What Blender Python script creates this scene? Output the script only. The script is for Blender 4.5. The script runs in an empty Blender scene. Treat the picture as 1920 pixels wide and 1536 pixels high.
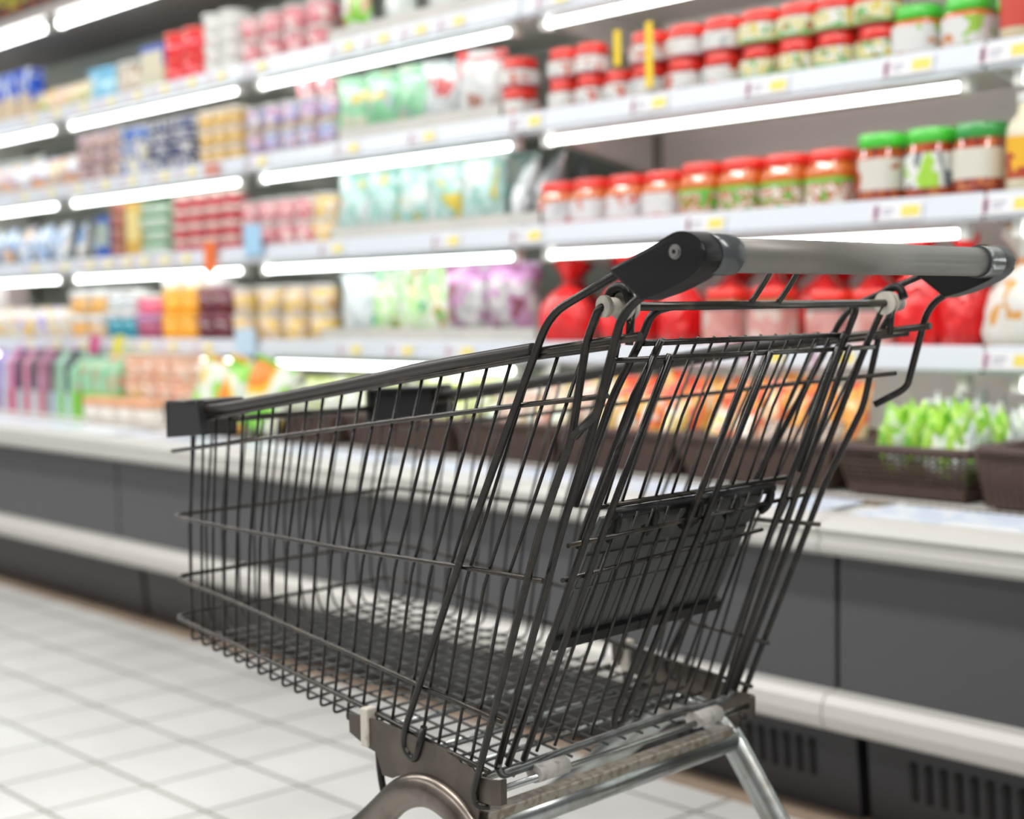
import bpy, bmesh, math, random
from mathutils import Vector, Matrix
random.seed(7)
S = bpy.context.scene
COL = S.collection
PI = math.pi
# ---------------------------------------------------------------- camera
F, PIT, ROL, YAW, H = 2822.17, 0.06647, -0.014096, -0.829918, 0.95
cy, sy = math.cos(YAW), math.sin(YAW)
FW = Vector((sy*math.cos(PIT), cy*math.cos(PIT), -math.sin(PIT)))
rt = Vector((cy, -sy, 0)); up = rt.cross(FW)
RT = rt*math.cos(ROL) + up*math.sin(ROL); UP = -rt*math.sin(ROL) + up*math.cos(ROL)
cam = bpy.data.cameras.new('camera'); co = bpy.data.objects.new('camera', cam); COL.objects.link(co)
co.matrix_world = Matrix(((RT.x, UP.x, -FW.x, 0), (RT.y, UP.y, -FW.y, 0), (RT.z, UP.z, -FW.z, H), (0, 0, 0, 1)))
cam.sensor_width = 36; cam.lens = F/1920*36; cam.clip_start = 0.05; cam.clip_end = 60
cam.dof.use_dof = True; cam.dof.focus_distance = 1.50; cam.dof.aperture_fstop = 3.3
S.camera = co

def X_at(px, Y, h):
    """world x of the point seen in photo column px, at distance Y and height h"""
    k = px - 960; q = Vector((0, Y, h - H))
    return (k*q.dot(FW) - F*q.dot(RT)) / (F*RT.x - k*FW.x)

# ---------------------------------------------------------------- materials
MATS = {}
def mat(name, col, rough=.5, metal=0, spec=.5, coat=0, emit=0, bump=None, noise=None, trans=0):
    if name in MATS: return MATS[name]
    m = bpy.data.materials.new(name); m.use_nodes = True; nt = m.node_tree; b = nt.nodes['Principled BSDF']
    b.inputs['Base Color'].default_value = (*col, 1); b.inputs['Roughness'].default_value = rough
    b.inputs['Metallic'].default_value = metal; b.inputs['Specular IOR Level'].default_value = spec
    b.inputs['Coat Weight'].default_value = coat; b.inputs['Transmission Weight'].default_value = trans
    if emit:
        b.inputs['Emission Color'].default_value = (*col, 1); b.inputs['Emission Strength'].default_value = emit
    tc = nt.nodes.new('ShaderNodeTexCoord')
    if noise:   # (scale, second colour, contrast low, high)
        n = nt.nodes.new('ShaderNodeTexNoise'); n.inputs['Scale'].default_value = noise[0]; n.inputs['Detail'].default_value = 4
        r = nt.nodes.new('ShaderNodeMapRange'); r.inputs[1].default_value = noise[2]; r.inputs[2].default_value = noise[3]
        mx = nt.nodes.new('ShaderNodeMix'); mx.data_type = 'RGBA'
        mx.inputs[6].default_value = (*col, 1); mx.inputs[7].default_value = (*noise[1], 1)
        nt.links.new(tc.outputs['Object'], n.inputs['Vector']); nt.links.new(n.outputs['Fac'], r.inputs[0])
        nt.links.new(r.outputs[0], mx.inputs[0]); nt.links.new(mx.outputs[2], b.inputs['Base Color'])
    if bump:
        n = nt.nodes.new('ShaderNodeTexNoise'); n.inputs['Scale'].default_value = bump[0]
        bp = nt.nodes.new('ShaderNodeBump'); bp.inputs['Strength'].default_value = bump[1]; bp.inputs['Distance'].default_value = .002 if bump[1] < 2 else .02; bp.inputs['Strength'].default_value = min(1, bump[1])
        nt.links.new(tc.outputs['Object'], n.inputs['Vector']); nt.links.new(n.outputs['Fac'], bp.inputs['Height'])
        nt.links.new(bp.outputs[0], b.inputs['Normal'])
    MATS[name] = m; return m

def print_mat(name, cols, scale=18, rough=.35, seed=0, zband=None, stretch=(1, 1, 1), coat=.3, vary=.5):
    """printed packaging: irregular patches of the colours, optional upper band (z from, colour)"""
    if name in MATS: return MATS[name]
    m = bpy.data.materials.new(name); m.use_nodes = True; nt = m.node_tree; b = nt.nodes['Principled BSDF']
    b.inputs['Roughness'].default_value = rough; b.inputs['Coat Weight'].default_value = coat
    tc = nt.nodes.new('ShaderNodeTexCoord'); mp = nt.nodes.new('ShaderNodeMapping')
    mp.inputs['Location'].default_value = (seed*3.7, seed*1.3, seed*2.1); mp.inputs['Scale'].default_value = stretch
    n = nt.nodes.new('ShaderNodeTexNoise'); n.inputs['Scale'].default_value = scale; n.inputs['Detail'].default_value = 1.5
    n.inputs['Distortion'].default_value = .6
    cr = nt.nodes.new('ShaderNodeValToRGB'); cr.color_ramp.interpolation = 'CONSTANT'
    el = cr.color_ramp.elements
    k = len(cols)
    while len(el) < k: el.new(.5)
    for i, c in enumerate(cols):
        el[i].position = 0 if i == 0 else .5 + (i - k/2)*(.40/k); el[i].color = (*c, 1)
    oi = nt.nodes.new('ShaderNodeObjectInfo'); sc_ = nt.nodes.new('ShaderNodeMath'); sc_.operation = 'MULTIPLY'; sc_.inputs[1].default_value = vary
    ad = nt.nodes.new('ShaderNodeVectorMath'); ad.operation = 'ADD'
    nt.links.new(oi.outputs['Random'], sc_.inputs[0]); nt.links.new(sc_.outputs[0], ad.inputs[1])
    nt.links.new(tc.outputs['Object'], mp.inputs['Vector']); nt.links.new(mp.outputs[0], ad.inputs[0]); nt.links.new(ad.outputs[0], n.inputs['Vector'])
    nt.links.new(n.outputs['Fac'], cr.inputs[0]); out = cr.outputs[0]
    if zband:
        for (z0, z1, c) in zband:
            sp = nt.nodes.new('ShaderNodeSeparateXYZ'); nt.links.new(tc.outputs['Generated'], sp.inputs[0])
            g = nt.nodes.new('ShaderNodeMath'); g.operation = 'GREATER_THAN'; g.inputs[1].default_value = z0
            l = nt.nodes.new('ShaderNodeMath'); l.operation = 'LESS_THAN'; l.inputs[1].default_value = z1
            a = nt.nodes.new('ShaderNodeMath'); a.operation = 'MULTIPLY'
            nt.links.new(sp.outputs[2], g.inputs[0]); nt.links.new(sp.outputs[2], l.inputs[0])
            nt.links.new(g.outputs[0], a.inputs[0]); nt.links.new(l.outputs[0], a.inputs[1])
            mx = nt.nodes.new('ShaderNodeMix'); mx.data_type = 'RGBA'; mx.inputs[7].default_value = (*c, 1)
            nt.links.new(a.outputs[0], mx.inputs[0]); nt.links.new(out, mx.inputs[6]); out = mx.outputs[2]
    nt.links.new(out, b.inputs['Base Color'])
    MATS[name] = m; return m

WIRE = mat('black coated wire', (.012, .0105, .009), .26, .15, .42, noise=(60, (.026, .021, .017), .45, .7))
RAILM = mat('worn dark rail', (.03, .026, .022), .26, .5, .6, noise=(40, (.08, .062, .046), .5, .75))
PLAST = mat('matt black plastic', (.006, .0058, .006), .36, 0, .28, bump=(900, .12))
CAPM = mat('charcoal plastic', (.022, .021, .022), .42, 0, .35, bump=(900, .1))
GREYP = mat('glossy charcoal plastic', (.055, .062, .064), .22, 0, .7)
HANDM = mat('grey handle grip', (.18, .17, .155), .42, .35, .5, noise=(14, (.21, .19, .165), .4, .7))
BUSH = mat('ivory plastic', (.47, .44, .38), .4, 0, .5, noise=(70, (.30, .27, .22), .52, .75))
SLEEVE = mat('scuffed white plastic', (.42, .40, .37), .45, 0, .5, noise=(60, (.22, .20, .18), .5, .7))
STEEL = mat('bolt steel', (.30, .295, .285), .3, 1)
CHROME = mat('worn chrome steel', (.36, .38, .37), .27, 1, .5, noise=(30, (.22, .20, .17), .45, .75))
BRONZE = mat('dirty steel tube', (.20, .175, .15), .3, .95, .5, noise=(18, (.09, .072, .06), .4, .7))
PLATE = mat('brown steel plate', (.085, .072, .062), .42, .6, .5, noise=(25, (.13, .11, .09), .45, .75))
SEATP = mat('dark grey seat plastic', (.062, .066, .064), .33, 0, .5, bump=(500, .1))
GREYM = mat('grey fascia', (.066, .067, .072), .32, 0, .45)
DARKM = mat('dark plinth', (.028, .027, .03), .38, 0, .5)
BLACKM = mat('black gap', (.006, .006, .006), .7)
WHITEM = mat('cream bumper', (.50, .485, .455), .35, 0, .5)
NOSEM = mat('off white rail', (.47, .46, .43), .38, 0, .5)
RAILW = mat('white price rail', (.62, .66, .72), .3, 0, .5)
SHELFM = mat('white shelf metal', (.70, .69, .65), .4, 0, .5)
BACKM = mat('pale back panel', (.74, .70, .66), .45, 0, .5)
UPR = mat('slotted upright', (.30, .29, .26), .5)
LAMP = mat('lit tube', (.93, 1, .98), .4, emit=9.5)
STRIPL = print_mat('label strip paper', [(.75, .80, .88), (.62, .70, .84), (.82, .84, .88)], 9, .35, 3)
BROWNF = mat('brown floor strip', (.33, .25, .185), .45, noise=(9, (.26, .19, .14), .4, .7))

# ---------------------------------------------------------------- mesh helpers
def fillet(pts, rad, n=5):
    P = [Vector(p) for p in pts]; out = [P[0]]
    for i in range(1, len(P)-1):
        a, b, c = P[i-1], P[i], P[i+1]
        d1 = (a-b); d2 = (c-b); r = min(rad, d1.length*.49, d2.length*.49)
        s = b + d1.normalized()*r; e = b + d2.normalized()*r
        for k in range(n+1):
            t = k/n; out.append(s*(1-t)**2 + b*2*t*(1-t) + e*t*t)
    out.append(P[-1]); return out
def tube(bm, pts, r, seg=8, r2=None, wide=None, closed=False):
    """sweep a round (or flat-oval: wide = second radius along the given axis) section"""
    P = [Vector(p) for p in pts]; n = len(P); rings = []
    prev = None
    for i in range(n):
        if closed: t = (P[(i+1) % n] - P[i-1])
        else: t = (P[min(i+1, n-1)] - P[max(i-1, 0)])
        t.normalize()
        if prev is None:
            a = Vector((0, 1, 0)) if abs(t.y) < .8 else Vector((0, 0, 1))
        else: a = prev
        a = (a - t*a.dot(t)).normalized(); b = t.cross(a); prev = a
        rr = r if r2 is None else r + (r2-r)*i/(n-1)
        ra, rb = rr, (wide if wide else rr)
        rings.append([bm.verts.new(P[i] + a*math.cos(2*PI*k/seg)*ra + b*math.sin(2*PI*k/seg)*rb) for k in range(seg)])
    m = n if closed else n-1
    for i in range(m):
        A, B = rings[i], rings[(i+1) % n]
        for k in range(seg):
            f = bm.faces.new((A[k], A[(k+1) % seg], B[(k+1) % seg], B[k])); f.smooth = True
    if not closed:
        bm.faces.new(rings[0][::-1]); bm.faces.new(rings[-1])
def box(bm, lo, hi, bev=0, M=None):
    x0, y0, z0 = lo; x1, y1, z1 = hi
    v = [bm.verts.new(p) for p in [(x0, y0, z0), (x1, y0, z0), (x1, y1, z0), (x0, y1, z0), (x0, y0, z1), (x1, y0, z1), (x1, y1, z1), (x0, y1, z1)]]
    fs = [bm.faces.new([v[i] for i in q]) for q in [(3, 2, 1, 0), (4, 5, 6, 7), (0, 1, 5, 4), (1, 2, 6, 5), (2, 3, 7, 6), (3, 0, 4, 7)]]
    if bev:
        es = list({e for f in fs for e in f.edges})
        r = bmesh.ops.bevel(bm, geom=es, offset=bev, segments=2, profile=.5, affect='EDGES')
        v = list({w for f in r['faces'] for w in f.verts} | {w for w in v if w.is_valid})
    if M is not None:
        for w in v: w.co = M @ w.co
    return v
def prism(bm, poly, axis, a, b, bev=0):
    """extrude a 2D polygon along an axis ('x','y','z') from a to b"""
    def mk(p, t):
        return {'x': (t, p[0], p[1]), 'y': (p[0], t, p[1]), 'z': (p[0], p[1], t)}[axis]
    A = [bm.verts.new(mk(p, a)) for p in poly]; B = [bm.verts.new(mk(p, b)) for p in poly]
    n = len(poly); fs = [bm.faces.new(A), bm.faces.new(B[::-1])]
    for i in range(n): fs.append(bm.faces.new((A[i], B[i], B[(i+1) % n], A[(i+1) % n])))
    if bev:
        es = list({e for f in fs[:2] for e in f.edges})
        bmesh.ops.bevel(bm, geom=es, offset=bev, segments=3, profile=.5, affect='EDGES')
def lathe(bm, prof, seg=20, sq=0, c=(0, 0, 0), cap=True):
    """revolve (r,z) profile; sq>0 pushes the section towards a rounded square"""
    rings = []
    for r, z in prof:
        ring = []
        for k in range(seg):
            a = 2*PI*(k+.5)/seg; x, y = math.cos(a), math.sin(a)
            if sq:
                p = 2 + sq*4; s = (abs(x)**p + abs(y)**p)**(-1/p); x, y = x*s, y*s
            ring.append(bm.verts.new((c[0]+x*r, c[1]+y*r, c[2]+z)))
        rings.append(ring)
    for A, B in zip(rings, rings[1:]):
        for k in range(seg):
            f = bm.faces.new((A[k], A[(k+1) % seg], B[(k+1) % seg], B[k])); f.smooth = True
    if cap:
        bm.faces.new(rings[0][::-1]); bm.faces.new(rings[-1])
def obj(name, bm, m, parent=None, smooth=False):
    bmesh.ops.recalc_face_normals(bm, faces=bm.faces)
    me = bpy.data.meshes.new(name); bm.to_mesh(me); bm.free(); me.materials.append(m)
    if smooth:
        for p in me.polygons: p.use_smooth = True
    o = bpy.data.objects.new(name, me); COL.objects.link(o); o.parent = parent; return o
USED = {}
def tag(o, label, cat, group=None, kind=None):
    n = len(label.replace(',', ' ').split())
    if not 4 <= n <= 16: print('LABEL LENGTH', n, label)
    if label in USED: print('DUPLICATE LABEL', label)
    USED[label] = 1
    o['label'] = label; o['category'] = cat
    if group: o['group'] = group
    if kind: o['kind'] = kind
    return o
def empty(name, loc=(0, 0, 0), rz=0):
    o = bpy.data.objects.new(name, None); COL.objects.link(o); o.location = loc; o.rotation_euler = (0, 0, rz)
    o.empty_display_size = .05; return o
def B(): return bmesh.new()
def dup(r):
    c = r.copy(); COL.objects.link(c)
    for ch in r.children:
        d = ch.copy(); COL.objects.link(d); d.parent = c
        for g in ch.children:
            e = g.copy(); COL.objects.link(e); e.parent = d
    return c

# ================================================================ THE TROLLEY
U0 = 1.30; V0 = 1.334; TH = math.radians(93.4)
CU = Vector((-math.sin(TH), math.cos(TH), 0)); CV = Vector((math.cos(TH), math.sin(TH), 0))
cart = empty('shopping_trolley', CU*U0 + CV*V0, math.radians(3.4))
tag(cart, 'empty black wire shopping trolley with grey handle standing on pale tiles', 'shopping trolley')
def L(u, v, h): return (-(u-U0), v, h)          # u forwards from the lens foot, v across, h up
def hw(u, h): return .195 - .068*(u-1.755) + .03*(h-.54)
def SP(u, h, s, off=0): return L(u, s*(hw(u, h)+off), h)
def interp(x, T):
    for (a, fa), (b, fb) in zip(T, T[1:]):
        if (a <= x <= b) or (a >= x >= b): return fa + (fb-fa)*(x-a)/(b-a)
    return T[0][1] if abs(x-T[0][0]) < abs(x-T[-1][0]) else T[-1][1]
hfloor = lambda u: .469 + .115*(u-1.364)
TOP = [(1.72, .815), (1.586, .829), (1.341, .8625), (1.139, .8925), (1.016, .9075), (.872, .924)]
TOP2 = [(1.72, .803), (1.653, .8125), (1.429, .8455), (1.241, .8725), (1.016, .903), (.90, .9155)]
R1 = [(1.735, .766), (1.503, .796), (1.244, .829), (1.05, .853), (.915, .868)]
R2 = [(1.750, .6765), (1.6, .6745), (1.356, .675), (1.143, .679), (1.012, .680)]
R3 = [(1.752, .592), (1.61, .580), (1.365, .554), (1.206, .536), (1.082, .523)]
R4 = [(1.757, .537), (1.616, .524), (1.413, .502), (1.307, .490), (1.21, .477), (1.105, .464)]
side_top = [1.687, 1.658, 1.625, 1.592, 1.56, 1.523, 1.49, 1.452, 1.417, 1.383, 1.345, 1.307, 1.272, 1.234, 1.196, 1.163, 1.127, 1.089, 1.053, 1.018, .984, .948]
side_bot = [1.719 - .0272*i for i in range(22)]
# front of the basket: wires bend round the corner, rails are closed U loops
for s, nm in ((-1, 'near'), (1, 'far')):
    bm = B()
    for ut, ub in zip(side_top, side_bot):
        hb = hfloor(ub)
        # slightly kinked wires, the lower half more upright
        um = ut + (ub-ut)*.62; hm = .66
        if ut < 1.5: um += .006
        p = [SP(ut, interp(ut, TOP2), s, -.004), SP(um, hm, s, -.004), SP(ub, hb-.002, s, -.004), L(ub, s*(hw(ub, hb)-.035), hb)]
        tube(bm, fillet(p, .007 if s < 0 else .02, 4), .0019, 6)
    obj('side_wires', bm, WIRE, cart)
    bm = B(); tube(bm, [SP(u, h, s) for u, h in TOP], .0042, 8); tube(bm, [SP(u, h, s) for u, h in TOP2], .0036, 8)
    obj('top_rail', bm, RAILM, cart)
    bm = B(); tube(bm, [SP(u, h, s, .001) for u, h in R1], .0027, 8); obj('upper_rail', bm, RAILM, cart)
    # plastic strip over the top rail
    bm = B(); pts = [Vector(SP(u, h+.002, s, 0)) for u, h in [(1.69, .818), (1.586, .830), (1.46, .8465), (1.341, .8635), (1.2, .885), (1.139, .8935), (1.016, .9085)]]
    tube(bm, pts, .0066, 10, wide=.0066); obj('rim_cover', bm, mat('rim strip plastic', (.026, .022, .019), .4, 0, .45), cart)
# rails 2-4 run down one side, across the front and back up the other
for R, nm in ((R2, 'middle_rail'), (R3, 'lower_rail'), (R4, 'bottom_rail')):
    a = [SP(u, h, -1, .001) for u, h in R][::-1]; b = [SP(u, h, 1, .001) for u, h in R]
    bm = B(); tube(bm, fillet(a+b, .022, 5), .0029, 8); obj(nm, bm, RAILM, cart)
# front wires and top front bar
bm = B(); NF = 14
for i in range(NF):
    v = -.175 + .35*i/(NF-1)
    p = [L(1.712, v*1.04, .80), L(1.7445, v, .66), L(1.7445, v, .545), L(1.732, v, hfloor(1.732)), L(1.69, v, hfloor(1.69))]
    tube(bm, fillet(p, .018, 4), .0018, 6)
obj('front_wires', bm, WIRE, cart)
bm = B(); tube(bm, [L(1.706, -.205, .806), L(1.706, .205, .806)], .0045, 8); obj('front_bar', bm, RAILM, cart)
bm = B()
for i, ub in enumerate(side_bot):
    hb = hfloor(ub); w = hw(ub, hb) - .03
    tube(bm, [L(ub, -w, hb), L(ub, w, hb)], .0018, 6)
for i in range(14):
    v = -.175 + .35*i/13; ve = v*1.18
    tube(bm, [L(1.70, v, hfloor(1.70)-.0025), L(1.13, ve, hfloor(1.13)-.0025)], .0016, 6)
obj('basket_floor', bm, mat('dull grey wire', (.05, .052, .05), .35, .4, .5), cart)
bm = B()
for u in (1.15, 1.19, 1.25, 1.33): tube(bm, [L(u, -.222, hfloor(u)-.006), L(u, .222, hfloor(u)-.006)], .0034, 8)
obj('floor_crossbar', bm, CHROME, cart)
# corner caps
for s in (-1, 1):
    bm = B(); y0, y1 = .215, .2275
    poly = [(1.706, .832), (1.649, .839), (1.641, .838), (1.632, .794), (1.708, .787)]
    prism(bm, [(L(u, 0, h)[0], h) for u, h in poly], 'y', s*y0, s*y1, .0015)           # wall along the side
    front = [(s*.2275, .832), (s*.118, .832), (s*.118, .787), (s*.2275, .787)]
    prism(bm, front, 'x', -(1.713-U0), -(1.707-U0), .0012)                                # wall along the front
    top = [(L(1.711, 0, 0)[0], s*.2275), (L(1.711, 0, 0)[0], s*.118), (L(1.690, 0, 0)[0], s*.118), (L(1.655, 0, 0)[0], s*.2), (L(1.645, 0, 0)[0], s*.2275)]
    prism(bm, top, 'z', .832, .836, .001)
    rib = [(L(1.707, 0, 0)[0], s*.13), (L(1.665, 0, 0)[0], s*.205), (L(1.662, 0, 0)[0], s*.205), (L(1.704, 0, 0)[0], s*.126)]
    prism(bm, rib, 'z', .79, .832, 0)
    obj('corner_cap', bm, CAPM, cart)
# rear posts: from the gate pivot down to the chassis plate
for s in (-1, 1):
    bm = B()
    p = [L(.915, s*.262, .9515), L(.918, s*.2705, .950), SP(.938, .918, s, .004), SP(.960, .826, s, .006), SP(1.01, .729, s, .006), SP(1.127, .436, s, .006), SP(1.124, .424, s, .004), SP(1.112, .424, s, -.004)]
    tube(bm, fillet(p, .012, 5), .0040, 10); obj('rear_post', bm, WIRE, cart)
    bm = B()        # diagonal stay: handle bracket -> elbow -> hook on the plate
    p = [L(.870, s*.276, .990), L(.984, s*.266, .945), SP(1.017, .887, s, .008), SP(1.125, .699, s, .008), SP(1.238, .486, s, .008), SP(1.243, .462, s, .008), SP(1.222, .450, s, .008), SP(1.2045, .494, s, .008)]
    p = fillet(p[:4], .025, 5) + fillet([p[3]]+p[4:], .016, 5)[1:]
    tube(bm, p, .0041, 10); obj('diagonal_stay', bm, WIRE, cart)
    bm = B()        # hook: handle bracket -> down -> toe welded to the post
    p = [L(.838, s*.277, .972), L(.882, s*.279, .948), L(.911, s*.283, .853), L(.921, s*.283, .845), L(.949, s*.272, .829)]
    tube(bm, fillet(p, .022, 6), .0043, 10); obj('handle_hook', bm, WIRE, cart)
    bm = B()
    out = [(.887, .987), (.846, 1.0005), (.812, 1.0155), (.800, 1.0155), (.789, 1.011), (.781, 1.003), (.779, .993), (.784, .984), (.796, .975), (.826, .963), (.849, .9575)]
    op = [(q.x, q.z) for q in fillet([L(.850, 0, .999)] + [L(u, 0, h) for u, h in out[2:]] + [L(.851, 0, .957)], .012, 3)]
    op = [(L(.887, 0, 0)[0], .987), (L(.888, 0, 0)[0], .983)][::-1] + op + [(L(.853, 0, 0)[0], .9565)]
    prism(bm, op, 'y', s*.260, s*.2915, .0035)
    hb = obj('handle_bracket', bm, PLAST, cart, True)
    hb.data.set_sharp_from_angle(angle=math.radians(38))
    bm = B(); bx = L(.812, 0, .998)
    for (r0, r1, a, c_) in ((.0066, .0066, .2908, .2919), (.0052, .0048, .2919, .2934)):
        rr = []
        for v, r in ((a, r0), (c_, r1)): rr.append([bm.verts.new((bx[0]+math.cos(2*PI*k/16)*r, s*v, bx[2]+math.sin(2*PI*k/16)*r)) for k in range(16)])
        for k in range(16): bm.faces.new((rr[0][k], rr[0][(k+1) % 16], rr[1][(k+1) % 16], rr[1][k]))
        bm.faces.new(rr[1])
    obj('bolt', bm, STEEL, hb)
    bm = B(); tube(bm, [(bx[0], s*.2925, bx[2]), (bx[0], s*.2937, bx[2])], .0021, 6); obj('bolt_socket', bm, PLAST, hb)
    bm = B()
    tube(bm, [L(.7975, s*.232, .9955), L(.7975, s*.2335, .9955), L(.7975, s*.266, .9955)], .0182, 28); obj('handle_collar', bm, GREYP, cart)
    bm = B()
    def disc(v0, v1, r): tube(bm, [L(.913, s*v0, .951), L(.913, s*v1, .951)], r, 24)
    disc(.2325, .2365, .0138); disc(.2365, .2400, .0115); disc(.2400, .2440, .0138)
    tube(bm, [L(.913, s*.244, .951), L(.915, s*.266, .9515)], .0086, 16)
    tube(bm, [L(.915, s*.263, .9515), L(.916, s*.268, .9515)], .0104, 16)
    obj('pivot_bushing', bm, BUSH, cart)
    bm = B(); tube(bm, fillet([L(.926, s*.250, .953), L(.920, s*.250, .968), L(.903, s*.250, .9705), L(.897, s*.250, .956)], .008, 4), .0052, 10)
    obj('pivot_cap', bm, PLAST, cart)
    bm = B(); tube(bm, [L(.906, s*.238, .945), L(.909, s*.238, .915)], .0040, 8); obj('pivot_stub', bm, WIRE, cart)
bm = B(); tube(bm, [L(.7975, -.236, .9955), L(.7975, .236, .9955)], .0160, 32); obj('handle', bm, HANDM, cart)
# --- rear flap (gate)
def G(v, h, off=0): return L(.936 + (.901-h)*.392 + off, v, h + off*.39)
bm = B()
bm = B(); p = [G(-.224, .472), G(-.224, .466), L(1.113, -.212, .452), L(1.113, -.165, .4525), L(1.112, -.12, .4575), L(1.112, .10, .4605), L(1.113, .145, .455), L(1.113, .185, .455), G(.200, .466)]
tube(bm, fillet(p, .012, 4), .0043, 10); gate = obj('rear_flap', bm, mat('reflection-toned wire', (.17, .18, .18), .3, .85, .5, noise=(40, (.08, .075, .07), .45, .7)), cart)  # black wire like the sides; its silvery reflections are put into the colour
for sd in (-1, 1):
    bm = B(); q = {-1: [(-.228, .90), (-.232, .73), (-.224, .466)], 1: [(.230, .90), (.215, .73), (.200, .462)]}[sd]
    tube(bm, fillet([L(.913, sd*.236, .951), L(.921, sd*.2365, .938)] + [G(*z) for z in q], .014, 4), .0042, 10)
    obj('side_wire', bm, WIRE, gate)
bm = B(); tube(bm, [G(-.237, .902, -.006), G(.237, .902, -.006)], .0028, 8); obj('upper_rod', bm, RAILM, gate)
bm = B()
for vt, vb, hb in ((-.183, -.213, .468), (-.157, -.189, .468), (.150, .150, .468), (.176, .176, .468)):
    tube(bm, [G(vt, .907, -.010), G((vt+vb)/2, .72, -.006), G(vb, hb, -.004)], .0038, 8)
p = [G(-.013, .905, -.010), G(-.030, .70, -.007), G(-.045, .487, -.003), G(-.040, .470, -.003), G(-.026, .478, -.003), G(.0, .70, -.007), G(.018, .905, -.010)]
tube(bm, fillet(p, .012, 4), .0038, 8); obj('heavy_wires', bm, WIRE, gate)
bm = B()
thin = [(-.131, -.165), (-.106, -.136), (-.0825, -.106), (-.058, -.076), (.045, .010), (.070, .040), (.095, .068), (.120, .098), (.195, .19)]
for vt, vb in thin: vm = vt + (vb-vt)*.36; tube(bm, [G(vm, .737), G(vb, .470)], .0019, 6)
obj('thin_wires', bm, WIRE, gate)
# --- folded child seat inside the flap
bm = B(); tube(bm, [L(.913, -.236, .951), L(.913, .236, .951)], .0044, 12)
for v in (-.032, .018):      # the two small prongs behind the handle
    tube(bm, fillet([L(.913, v-.006, .951), L(.905, v, .965), L(.893, v+.004, .985), L(.885, v+.004, 1.0)], .01, 3), .0032, 8)
seat = obj('child_seat', bm, RAILM, cart)
for s in (-1, 1):
    bm = B(); p = [L(.914, s*.165, .951), L(.922, s*.187, .946), L(.934, s*.188, .920), G(s*.196, .86, .012), G(s*.203, .745, .014)]
    tube(bm, fillet(p, .018, 5), .0042, 10)
    tube(bm, [L(.926, s*.168, .918), G(s*.172, .86, .006), G(s*.185, .70, .01)], .0036, 8)
    obj('seat_leg', bm, WIRE, seat)
bm = B(); tube(bm, [G(-.186, .9135, .004), G(.186, .9135, .004)], .0031, 8)
for i in range(12):
    v = -.150 + .308*i/11
    tube(bm, [G(v, .9165, .007), G(v-.004, .83, .013), L(1.010, v-.010, .743)], .0016, 6)
obj('seat_back_wires', bm, WIRE, seat)
bm = B(); tube(bm, [L(1.009, -.172, .7455), L(1.009, .172, .7455)], .0030, 8)
tube(bm, [L(1.006, -.220, .712), L(1.006, .218, .722)], .0026, 8)
tube(bm, [L(1.028, -.205, .672), L(1.028, .15, .684)], .0026, 8)
obj('seat_hinge_rods', bm, RAILM, seat)
# seat panel: two hinged plastic leaves with hooks over the rod
def SPn(v, t, off=0):        # t 0 at the top, 1 at the bottom of the leaf
    u = 1.017 + (1.092-1.017)*t; h = .738 + (.588-.738)*t
    return Vector(L(u + off*.89, v, h + off*.45))
for (a, b) in ((-.150, -.014), (-.010, .140)):
    bm = B(); n = 6
    def slab(v0, v1, t0, t1, o0, o1):
        q = [SPn(v0, t0, o0), SPn(v1, t0, o0), SPn(v1, t1, o0), SPn(v0, t1, o0), SPn(v0, t0, o1), SPn(v1, t0, o1), SPn(v1, t1, o1), SPn(v0, t1, o1)]
        v = [bm.verts.new(x) for x in q]
        for f in [(3, 2, 1, 0), (4, 5, 6, 7), (0, 1, 5, 4), (1, 2, 6, 5), (2, 3, 7, 6), (3, 0, 4, 7)]: bm.faces.new([v[i] for i in f])
    slab(a, b, .05, .30, .0, .004)
    w = (b-a)
    for k in range(5): slab(a + w*k/5 + .001, a + w*(k+1)/5 - .001, .33, .95, .0, .004)   # ribbed lower leaf
    slab(a, b, .33, .95, .0012, .0028); slab(a, b, .30, .345, .002, .005); slab(a, b, .575, .59, -.001, .003)
    leaf = obj('seat_panel', bm, SEATP, seat)
    bm = B(); slab(a-.006, b+.002, .94, 1.02, -.008, .006); obj('bottom_lip', bm, PLAST, leaf)
    bm = B()
    tube(bm, [SPn(a, -.02, -.010), SPn(b, -.02, -.010)], .0062, 10)
    for k in (.04, .5, .96):
        v = a + w*k
        tube(bm, fillet([SPn(v, -.03, -.010), SPn(v, .02, -.016), SPn(v, .10, -.016), SPn(v, .16, -.010)], .008, 3), .0042, 8, wide=.0062)
    obj('seat_hook', bm, PLAST, leaf)
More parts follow.
